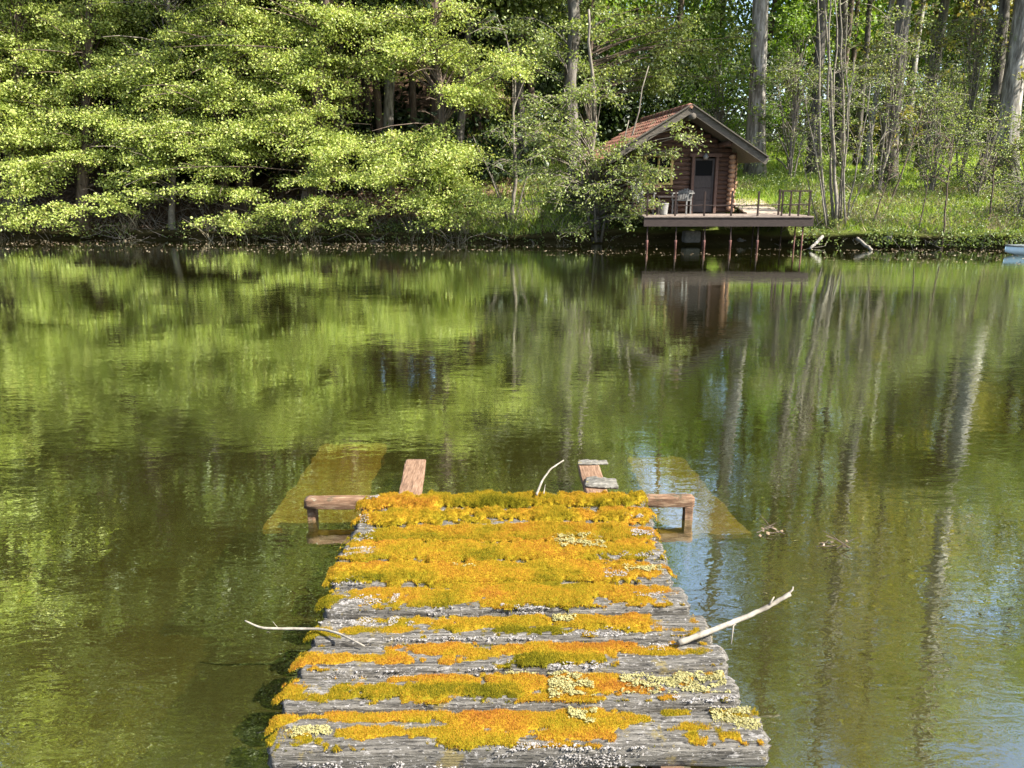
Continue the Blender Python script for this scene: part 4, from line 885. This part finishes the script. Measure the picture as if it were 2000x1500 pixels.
make_tree('overhanging_tree', 'many stemmed tree at the waterline whose leafy boughs hang in front of the hut', base, top, .09,
          clump_boughs([(1265, 318, 45, 26), (1240, 360, 45, 26), (1200, 300, 34, 22), (1240, 282, 40, 12), (1310, 262, 50, 18), (1285, 300, 45, 20), (1225, 330, 50, 36), (1195, 390, 40, 34), (1270, 345, 40, 26), (1255, 428, 48, 8), (1225, 422, 50, 16), (1285, 434, 30, 5), (1290, 400, 26, 20), (1120, 300, 60, 60), (1090, 380, 60, 40), (1080, 220, 70, 50), (1150, 190, 60, 40), (1130, 440, 60, 18), (1040, 300, 50, 50)], 22.2, 23.7, 265, (.32, .56), 410)
          , 'leaf_fresh', 'twig', lsize=.075, flat=.28, frac=.7,
          extra=lambda tk, lv, tr, rad: [tk.tube(trunk_line(tr[0] + [dx * .4, dy * .3, 0], tr[0] + [dx * 3.2, dy, hh], 9, .05), np.linspace(.05, .015, 9), 6) for dx, dy, hh in ((-.35, -.2, 4.5), (.25, -.5, 3.6), (.45, .2, 5.2), (-.1, -.6, 2.6))])
make_tree('shore_shrub', 'shaded green shrub on the bank between the bright trees and the big pale trunk', ground_at(1000, 25.6), top_at(1005, 5.2, 25.6), .07, clump_boughs([(1000, 250, 60, 70), (960, 330, 60, 50), (1010, 160, 60, 50), (960, 420, 60, 22), (940, 70, 50, 50)], 24.6, 26.5, 1000, (.45, .8), 260), 'leaf_mid', 'twig', cat='shrub', lsize=.075, flat=.25,
          extra=lambda tk, lv, tr, rad: [tk.tube(trunk_line(tr[0], tr[0] + [dx, dy, hh], 8, .06), np.linspace(.04, .012, 8), 6) for dx, dy, hh in ((-1.2, -.6, 3.0), (.9, -.2, 3.4), (-.6, -1.0, 1.8))])

# --- tall trunks on the right
RIGHT = [  # base px, distance, radius, px at top edge, height, bark, leaf, crown radius, boughs, label
 (1474, 30.0, .31, 1477, 25, 'bark_pale', 'leaf_mid', 3.2, 46, 'tall straight grey trunk rising right behind the hut roof'),
 (1582, 31.0, .20, 1596, 24, 'bark_grey', 'leaf_mid', 2.6, 36, 'grey brown tree trunk right of the hut, left of the thin multi-stemmed shrub'),
 (1634, 33.0, .21, 1640, 25, 'bark_grey', 'leaf_mid', 2.6, 36, 'grey trunk standing just behind the thin pale stems of the multi-stemmed shrub'),
 (1684, 31.0, .11, 1722, 20, 'bark_pale', 'leaf_ochre', 2.2, 30, 'slim tree leaning right with its sunlit right edge, between two thicker trunks'),
 (1672, 33.5, .12, 1690, 22, 'bark_grey', 'leaf_mid', 2.2, 26, 'slim shaded tree close behind the slim leaning one'),
 (1732, 27.8, .26, 1757, 25, 'bark_grey', 'leaf_ochre', 3.0, 40, 'thick grey trunk with one bright edge, right of the slim leaning tree'),
 (1770, 33.0, .13, 1795, 22, 'bark_pale', 'leaf_ochre', 2.4, 30, 'thin pale tree leaning right behind the thick grey trunk'),
 (1796, 30.5, .17, 1828, 24, 'bark_grey', 'leaf_ochre', 2.6, 34, 'dark footed trunk leaning right, between the thick grey trunk and the big twin trunk'),
 (1962, 27.6, .33, 1985, 26, 'bark_pale', 'leaf_ochre', 3.6, 46, 'largest trunk near the right edge, brightly lit down its right side'),
 (1922, 28.4, .28, 1962, 17, 'bark_grey', 'leaf_mid', 3.0, 36, 'leaning shaded trunk joined at the foot to the largest trunk at right'),
]
for (bx, Y, r0, tx, H_, bark, leaf, cr, nb_, lab) in RIGHT:
    base = ground_at(bx, Y); t7 = top_at(tx, 7.2, Y); f = H_ / (7.2 - base[2]); top = base + (t7 - base) * f
    if 'joined' in lab: top = base + (t7 - base) * 1.25
    bend = 0 if 'joined' in lab else (3.4 if r0 > .32 else 1.2); cxx = base[0] + (top[0] - base[0]) * .7 + bend * .5
    bs = crown_boughs(cxx, Y, 9.0, top[2] + 1.5, cr, int(nb_ * (1.5 if bx < 1700 else 2.4)), 1.25, 95)
    for _ in range(9 if r0 > .2 else 6):      # small leafy shoots low on the trunk
        hh = rng.uniform(2.5, 7.5); c = base + (t7 - base) * ((hh - base[2]) / (7.2 - base[2])); a = rng.uniform(0, 6.28)
        bs.append((c + np.array([math.cos(a) * .7, math.sin(a) * .7, rng.uniform(-.2, .3)]), .5, 60))
    make_tree('tall_tree', lab, base, top, r0, bs, leaf, bark, group='tall trunks on the far bank', lsize=.13, flat=.4, frac=.92, ntw=4, taper=.5, sides=14, wob=.035, bend=bend)

# --- thin multi-stemmed shrub right of the deck
sb_ = ground_at(1632, 23.6)
def stems(tk, lv, tr, rad):
    for (tx, hh, r_, dx) in ((1596, 7.6, .042, -.25), (1612, 8.2, .05, -.1), (1628, 7.4, .045, 0), (1640, 8.0, .04, .1), (1655, 6.4, .03, .2), (1575, 4.4, .026, -.35), (1700, 4.6, .028, .3), (1668, 5.2, .03, .2), (1545, 3.4, .02, -.4), (1730, 3.3, .022, .4)):
        a = sb_ + [dx, rng.normal(0, .12), 0]; b_ = top_at(tx, hh, 23.6 + rng.normal(0, .4)); ln = trunk_line(a, b_, 12, .05); tk.tube(ln, np.linspace(r_, r_ * .35, 12), 6)
        for _ in range(9):
            i0 = rng.integers(3, 11); d_ = np.array([rng.normal(0, .6), rng.normal(0, .5), rng.uniform(.1, .8)]); e = ln[i0] + d_; tk.tube([ln[i0], ln[i0] + d_ * .5 + [0, 0, .06], e], [.009, .007, .003], 4, caps=False)
            bough(lv, tk, e, d_[:2] + 1e-3, .38, 26, .055, .5, 4, twr=.004)
make_tree('multi_stemmed_shrub', 'tall airy shrub of thin pale stems fanning up from the waterline right of the deck', sb_, top_at(1622, 7.5, 23.6), .05, [], 'leaf_fresh', 'twig_pale', cat='shrub', extra=stems)

# saplings along the right bank
SAP = [(1842, 22.6, 1862, 3.1, .028, 'thin dark upright sapling rising straight from the right waterline'),
       (1790, 22.9, 1826, 2.9, .020, 'thin sapling leaning right, just left of the dark upright sapling'),
       (1930, 23.2, 1946, 2.6, .030, 'short leaning sapling in front of the twin trunk at right'),
       (1700, 23.3, 1760, 3.0, .022, 'bent sapling leaning right beside the multi-stemmed shrub'),
       (1735, 25.0, 1800, 3.9, .03, 'sapling slanting across the foot of the thick grey trunk')]
for (bx, Y, tx, hh, r0, lab) in SAP:
    b0 = ground_at(bx, Y); b0[2] = max(b0[2], 0); tp = top_at(tx, hh, Y)
    bs = [(b0 + (tp - b0) * f_ + np.array([rng.normal(0, .3), rng.normal(0, .3), .1]), .32, 16) for f_ in rng.uniform(.5, 1.05, 7)]
    make_tree('sapling', lab, b0, tp, r0, bs, 'leaf_mid', 'bark_brown', cat='sapling', group='saplings on the right bank', lsize=.055, flat=.5, frac=.9, ntw=3, sides=6, wob=.03)

# leafy understorey shrubs
def shrub(label, px_, Y, H_, R_, leaf, nb_, nl, ls=.08, z0=.35):
    base = ground_at(px_, Y); top = base + [rng.normal(0, .2), 0, H_ * .8]
    bs = []
    for _ in range(nb_):
        a = rng.uniform(0, 6.28); q_ = math.sqrt(rng.uniform(0, 1)); hh = rng.uniform(z0, H_); rr = R_ * q_ * (1.1 - .45 * hh / H_); bs.append((base + [rr * math.cos(a), rr * math.sin(a), hh], rng.uniform(.4, .75), nl))
    make_tree('shrub', label, base, top, .06, bs, leaf, 'twig', cat='shrub', group='shrubs under the trees', lsize=ls, flat=.35, frac=.5, ntw=4, sides=6,
              extra=lambda tk, lv, tr, rad: [tk.tube(trunk_line(tr[0], tr[0] + [R_ * .5 * math.cos(a), R_ * .5 * math.sin(a), H_ * .7], 7, .05), np.linspace(.04, .012, 7), 5) for a in (.4, 2.3, 4.4)])
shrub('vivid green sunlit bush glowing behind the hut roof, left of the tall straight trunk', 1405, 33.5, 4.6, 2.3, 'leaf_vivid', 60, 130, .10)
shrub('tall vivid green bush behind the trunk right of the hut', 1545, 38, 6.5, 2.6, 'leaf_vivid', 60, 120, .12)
shrub('dark leafy bush in the shade left of the slim leaning tree', 1660, 38.5, 3.2, 2.4, 'leaf_dark_shade', 46, 120, .12)
shrub('dark wide bush in shadow behind the hut roof at right', 1540, 41, 3.0, 2.6, 'leaf_dark_shade', 50, 120, .12)
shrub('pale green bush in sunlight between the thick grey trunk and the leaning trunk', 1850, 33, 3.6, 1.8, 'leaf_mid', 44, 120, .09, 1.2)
shrub('dark bush in shadow left of the largest trunk at right', 1880, 37.5, 4.0, 2.6, 'leaf_dark_shade', 50, 120, .12)
shrub('dark bush in shadow between slim trunks at right', 1750, 38, 3.0, 2.6, 'leaf_dark_shade', 60, 130, .12)
shrub('dark bush at the far right edge behind the largest trunk', 2010, 39, 3.8, 2.6, 'leaf_dark_shade', 50, 120, .12)
shrub('airy pale green shrub in front of the leaning trunk at right', 1815, 26.2, 3.2, 1.3, 'leaf_fresh', 30, 100, .06, .8)
shrub('airy pale green shrub at the foot of the twin trunk at right', 1905, 25.6, 2.6, 1.3, 'leaf_fresh', 30, 100, .06)
shrub('small leafy shrub on the bank above the rowing boat', 1985, 23.4, 1.3, .8, 'leaf_mid', 24, 60, .06, .15)
shrub('tall airy young tree with fresh small leaves in front of the slim leaning tree', 1712, 26.4, 5.6, 1.5, 'leaf_fresh', 40, 80, .065, 2.3)
shrub('tall airy bush of fresh small leaves just right of the thick grey trunk', 1800, 29.2, 5.4, 1.5, 'leaf_fresh', 40, 80, .065, 2.3)
shrub('fresh leaved slender bush directly left of the twin trunk', 1872, 28.6, 5.8, 1.5, 'leaf_fresh', 40, 80, .065, 2.3)
shrub('fresh leaved bush at the right edge covering the lower part of the largest trunk', 1998, 26.4, 2.7, 1.2, 'leaf_fresh', 34, 80, .065, .5)
shrub('thin leaved bush in the gap between the hut roof and the multi-stemmed shrub', 1545, 28.6, 4.4, 1.3, 'leaf_fresh', 34, 110, .065, .8)
shrub('brown leaved withered bush between the bright boughs and the dark hollow', 625, 28.4, 4.6, 1.5, 'leaf_brown', 44, 110, .08, 1.5)
shrub('green bush at the left foot of the hut by the porch post', 1150, 26.2, 1.7, 1.2, 'leaf_mid', 26, 110, .07, .15)

# --- the wood behind everything
wd = empty('woodland', (0, 50, 4), None, None, None, 'stuff')
wl, wt = MB(), MB(); wy = MB(); wf_ = MB(); wv_ = MB()
spots = []
for _ in range(4000):
    x, Y = rng.uniform(-46, 60), rng.uniform(30, 82)
    if 3.5 < x < 40 and Y < 43: continue
    if x <= 3.5 and Y < 30.5: continue
    if all((x - a) ** 2 + (Y - b_) ** 2 > (3.0 if x < 4 else 4.0) ** 2 for a, b_ in spots): spots.append((x, Y))
    if len(spots) >= 190: break
tall = [(rng.uniform(-24, -1), rng.uniform(29.5, 36)) for _ in range(26)] + [(rng.uniform(15, 40) if _ < 20 else rng.uniform(3, 8), rng.uniform(43, 52)) for _ in range(25)]
for (x, Y) in tall:        # high crowns over the slope and behind the meadow, with bare stems below
    g = float(ground_z(x, Y)); H_ = rng.uniform(21, 27) if x < 0 else rng.uniform(28, 36); z0 = g + (7 if x < 0 else 9)
    wt.tube(trunk_line((x, Y, g - .2), (x + rng.normal(0, .8), Y, g + H_ * .92), 9, .08), np.linspace(.15, .05, 9), 7)
    nb_ = 34; bz = rng.uniform(0, 1, nb_); ba = rng.uniform(0, 6.28, nb_); bq = np.sqrt(rng.uniform(.1, 1, nb_)) * 2.9 * (1.05 - .6 * bz ** 2)
    bc_ = np.stack([x + bq * np.cos(ba), Y + bq * np.sin(ba), z0 + bz * (g + H_ - z0)], 1); n = 3800 if x < 0 else 3800; w_ = rng.integers(0, nb_, n)
    leaves(wf_, bc_[w_] + rng.standard_normal((n, 3)) * np.array([.8, .8, .4]), .28, up=.6)
for (x, Y) in spots:
    g = float(ground_z(x, Y)); H_ = rng.uniform(15, 22) if x > 0 else rng.uniform(16, 22); R_ = rng.uniform(2.4, 3.6)
    wt.tube(trunk_line((x, Y, g - .2), (x + rng.normal(0, .5), Y, g + H_ * .9), 8, .06), np.linspace(.24, .06, 8), 6)
    n = 4200 if x > 0 else 3800; t = rng.beta(1.1, 1.2, n); a = rng.uniform(0, 6.28, n)
    nb_ = 38; bz = rng.uniform(.06 if x < 3 else .24, 1, nb_); ba = rng.uniform(0, 6.28, nb_); bq = np.sqrt(rng.uniform(.15, 1, nb_)) * R_ * (1.08 - .75 * bz ** 1.5)
    bc_ = np.stack([x + bq * np.cos(ba), Y + bq * np.sin(ba), g + .5 + bz * H_], 1); w_ = rng.integers(0, nb_, n)
    P = bc_[w_] + rng.standard_normal((n, 3)) * np.array([.85, .85, .42])
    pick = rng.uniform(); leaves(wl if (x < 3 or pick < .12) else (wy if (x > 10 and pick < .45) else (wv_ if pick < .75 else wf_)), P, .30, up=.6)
for _ in range(96):      # undergrowth coloured dark to stand for shade: belt behind meadow, low bushes on slope
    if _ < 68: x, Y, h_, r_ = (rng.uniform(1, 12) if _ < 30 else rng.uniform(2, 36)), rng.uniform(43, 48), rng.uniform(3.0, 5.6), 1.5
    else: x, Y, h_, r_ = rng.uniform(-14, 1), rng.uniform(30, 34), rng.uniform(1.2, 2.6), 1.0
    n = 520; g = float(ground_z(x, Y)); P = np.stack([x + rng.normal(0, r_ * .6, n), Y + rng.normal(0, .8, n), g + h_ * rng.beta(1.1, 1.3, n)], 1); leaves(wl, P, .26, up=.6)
wl.build('foliage', M['leaf_dark_shade'], wd); wt.build('trunks', M['bark_brown'], wd, smooth=True)
wf_.build('foliage', M['leaf_fresh'], wd); wv_.build('foliage', M['leaf_vivid'], wd)
if wy.n: wy.build('foliage', M['leaf_ochre'], wd)
for c_ in wd.children: c_['kind'] = 'stuff'

# ------------------------------------------------------------------ ground cover
def scatter(n, x0, x1, d0, d1, pw=1.0):
    x = rng.uniform(x0, x1, n); d = d0 + (d1 - d0) * rng.uniform(0, 1, n) ** pw; Y = shore(x) + d; return x, Y, d
def blades(name, mat, x, Y, h, w, lean=.35):
    n = len(x); B = np.stack([x, Y, ground_z(x, Y) - .02], -1); a = rng.uniform(0, 6.28, n); wv = np.stack([np.cos(a), np.sin(a), a * 0], -1) * w[:, None] / 2
    ln = rng.normal(0, lean, (n, 2)); T = B + np.stack([ln[:, 0] * h, ln[:, 1] * h, h], -1); Mi = B + (T - B) * .55 + np.stack([a * 0, a * 0, h * .10], -1)
    V = np.stack([B - wv, B + wv, Mi + wv * .7, T, Mi - wv * .7], 1).reshape(-1, 3)
    b = MB().add(V, np.arange(n)[:, None] * 5 + np.arange(5)[None, :]); return tag(b.build(name, M[mat]), kind='stuff')
x, Y, d = scatter(95000, -2, 22, .12, 22, 1.5); 
hid = (x > 3.3) & (x < 9.6) & (Y < 24.0); hid |= (x > RX - HW - .3) & (x < RX + HW + .3) & (Y < 28.4); hid |= (x < 2.5) & (rng.uniform(0, 1, len(x)) < .5)
x, Y, d = x[~hid], Y[~hid], d[~hid]; n = len(x); tuft = fbm(x * 1.1, Y * 1.1, 44, 3)
blades('grass', 'leaf_grass', x, Y, rng.uniform(.10, .30, n) * (.5 + tuft) * np.where(d < 4, 1.25, .9), rng.uniform(.012, .03, n) * (1 + d / 14))
x, Y, d = scatter(30000, 6.6, 22, .02, 4.6, 1.2); kk = fbm(x * .9, Y * 1.2, 47, 3) > .46; x, Y, d = x[kk], Y[kk], d[kk]; n = len(x)
hid = (x < 9.6) & (Y < 24); x, Y = x[~hid], Y[~hid]; n = len(x)
blades('dry_grass', 'leaf_dry', x, Y, rng.uniform(.15, .40, n), rng.uniform(.010, .02, n), .6)
# small leafy plants on the banks
uc = MB(); x, Y, d = scatter(30000, 7, 22, -.1, 5.5, 1.3); kk = fbm(x * 1.3, Y * 1.3, 49, 3) > .44; x, Y, d = x[kk], Y[kk], d[kk]; h = ~((x < 9.4) & (Y < 24)); x, Y = x[h], Y[h]; n = len(x)
leaves(uc, np.stack([x, Y, np.maximum(ground_z(x, Y), 0) + rng.uniform(.02, .42, n)], -1), .07)
x, Y, d = scatter(12000, -4, 4.5, .0, 7, 1.3); kk = fbm(x * 1.1, Y * 1.1, 50, 3) > .47; x, Y = x[kk], Y[kk]; n = len(x)
leaves(uc, np.stack([x, Y, np.maximum(ground_z(x, Y), 0) + rng.uniform(.02, .35, n)], -1), .075)
n = 9000; x = np.where(rng.uniform(0, 1, n) < .7, rng.uniform(8.2, 22, n), rng.uniform(-20, 3, n)); kk = fbm(x * 1.6, x * 0 + 8, 52, 3) > np.where(x > 5, .38, .52); x = x[kk]; n = len(x)
leaves(uc, np.stack([x, shore(x) + rng.uniform(-.42, .25, n), rng.uniform(.10, .58, n)], -1), .075)
x, Y, d = scatter(11000, -9, 1, -.05, 3.2, 1.4); kk = fbm(x * .9, Y * .9, 56, 3) > .45; x, Y = x[kk], Y[kk]; n = len(x)
leaves(uc, np.stack([x, Y, np.maximum(ground_z(x, Y), .05) + rng.uniform(.0, .30, n)], -1), .07)
# brown fallen leaves on the wooded slope and the bank
fl = MB(); x, Y, d = scatter(42000, -20, 3, .05, 11, 1.2); n = len(x); leaves(fl, np.stack([x, Y, ground_z(x, Y) + rng.uniform(.0, .03, n)], -1), .085, up=2.5)
x, Y, d = scatter(5000, 3, 22, .05, 2.0, 1.0); n = len(x); leaves(fl, np.stack([x, Y, ground_z(x, Y) + rng.uniform(.0, .03, n)], -1), .07, up=2.5)
tag(fl.build('fallen_leaves', M['leaf_brown']), kind='stuff')
tag(uc.build('ground_cover', M['leaf_mid']), kind='stuff')
# dead twigs and roots tangled along the waterline
tw = MB()
for _ in range(750):
    x = rng.uniform(-19, 3.2) if rng.uniform() < .8 else rng.uniform(7.5, 16); d = rng.uniform(-.1, 1.7); Y = float(shore(x)) + d; z = max(float(ground_z(x, Y)), 0.02)
    l = rng.uniform(.3, 1.3); a = rng.normal(0, .8); e = rng.uniform(-.3, 1.1); dv = np.array([math.sin(a) * math.cos(e), -.55 * math.cos(a) * math.cos(e), math.sin(e)]) * l
    p = np.array([x, Y, z]); q_ = p + dv; q_[2] = max(q_[2], 0.0); m = (p + q_) / 2 + rng.normal(0, .10 * l, 3); tw.tube([p, m, q_], [rng.uniform(.006, .014), .007, .003], 4, caps=False)
for _ in range(170):
    x = rng.uniform(-19, 1.5); d = rng.uniform(-.1, 3.0); Y = float(shore(x)) + d; z = max(float(ground_z(x, Y)), .05); l = rng.uniform(.8, 2.4); a = rng.normal(0, 1.1); e = rng.uniform(-.05, 1.0)
    dv = np.array([math.sin(a) * math.cos(e), -.6 * math.cos(a) * math.cos(e), math.sin(e)]) * l; p = np.array([x, Y, z]); q_ = p + dv; q_[2] = max(q_[2] - .25 * l * rng.uniform(0, 1), .03)
    m = (p + q_) / 2 + np.array([rng.normal(0, .08 * l), 0, .18 * l]); m2 = p * .25 + m * .6 + q_ * .15; tw.tube([p, m2, m, m * .35 + q_ * .65 + [0, 0, .05 * l], q_], [.012, .011, .009, .006, .003], 4, caps=False)
tag(tw.build('brushwood', M['twig']), kind='stuff')
x = rng.uniform(-18, 3, 2600); Y = shore(x) + rng.uniform(-.1, .5, 2600); kk = fbm(x * .7, x * 0 + 2, 55, 3) > .5; x, Y = x[kk], Y[kk]
blades('reeds', 'leaf_dry', x, Y, rng.uniform(.25, .8, len(x)), rng.uniform(.010, .018, len(x)), .45)
# specks of leaves and seeds floating before the far shore
ff = MB(); n = 5200; x = rng.uniform(-19, 17, n); back = rng.beta(1.0, 1.5, n) * 4.6; Y = shore(x) - .15 - back; kk = fbm(x * .35, Y * 1.5, 57, 3) > .40; x, Y = x[kk], Y[kk]; n = len(x)
P = np.stack([x, Y, rng.uniform(.004, .012, n)], -1); leaves(ff, P, .05, up=7); tag(ff.build('floating_leaves', M['leaf_float']), kind='stuff')
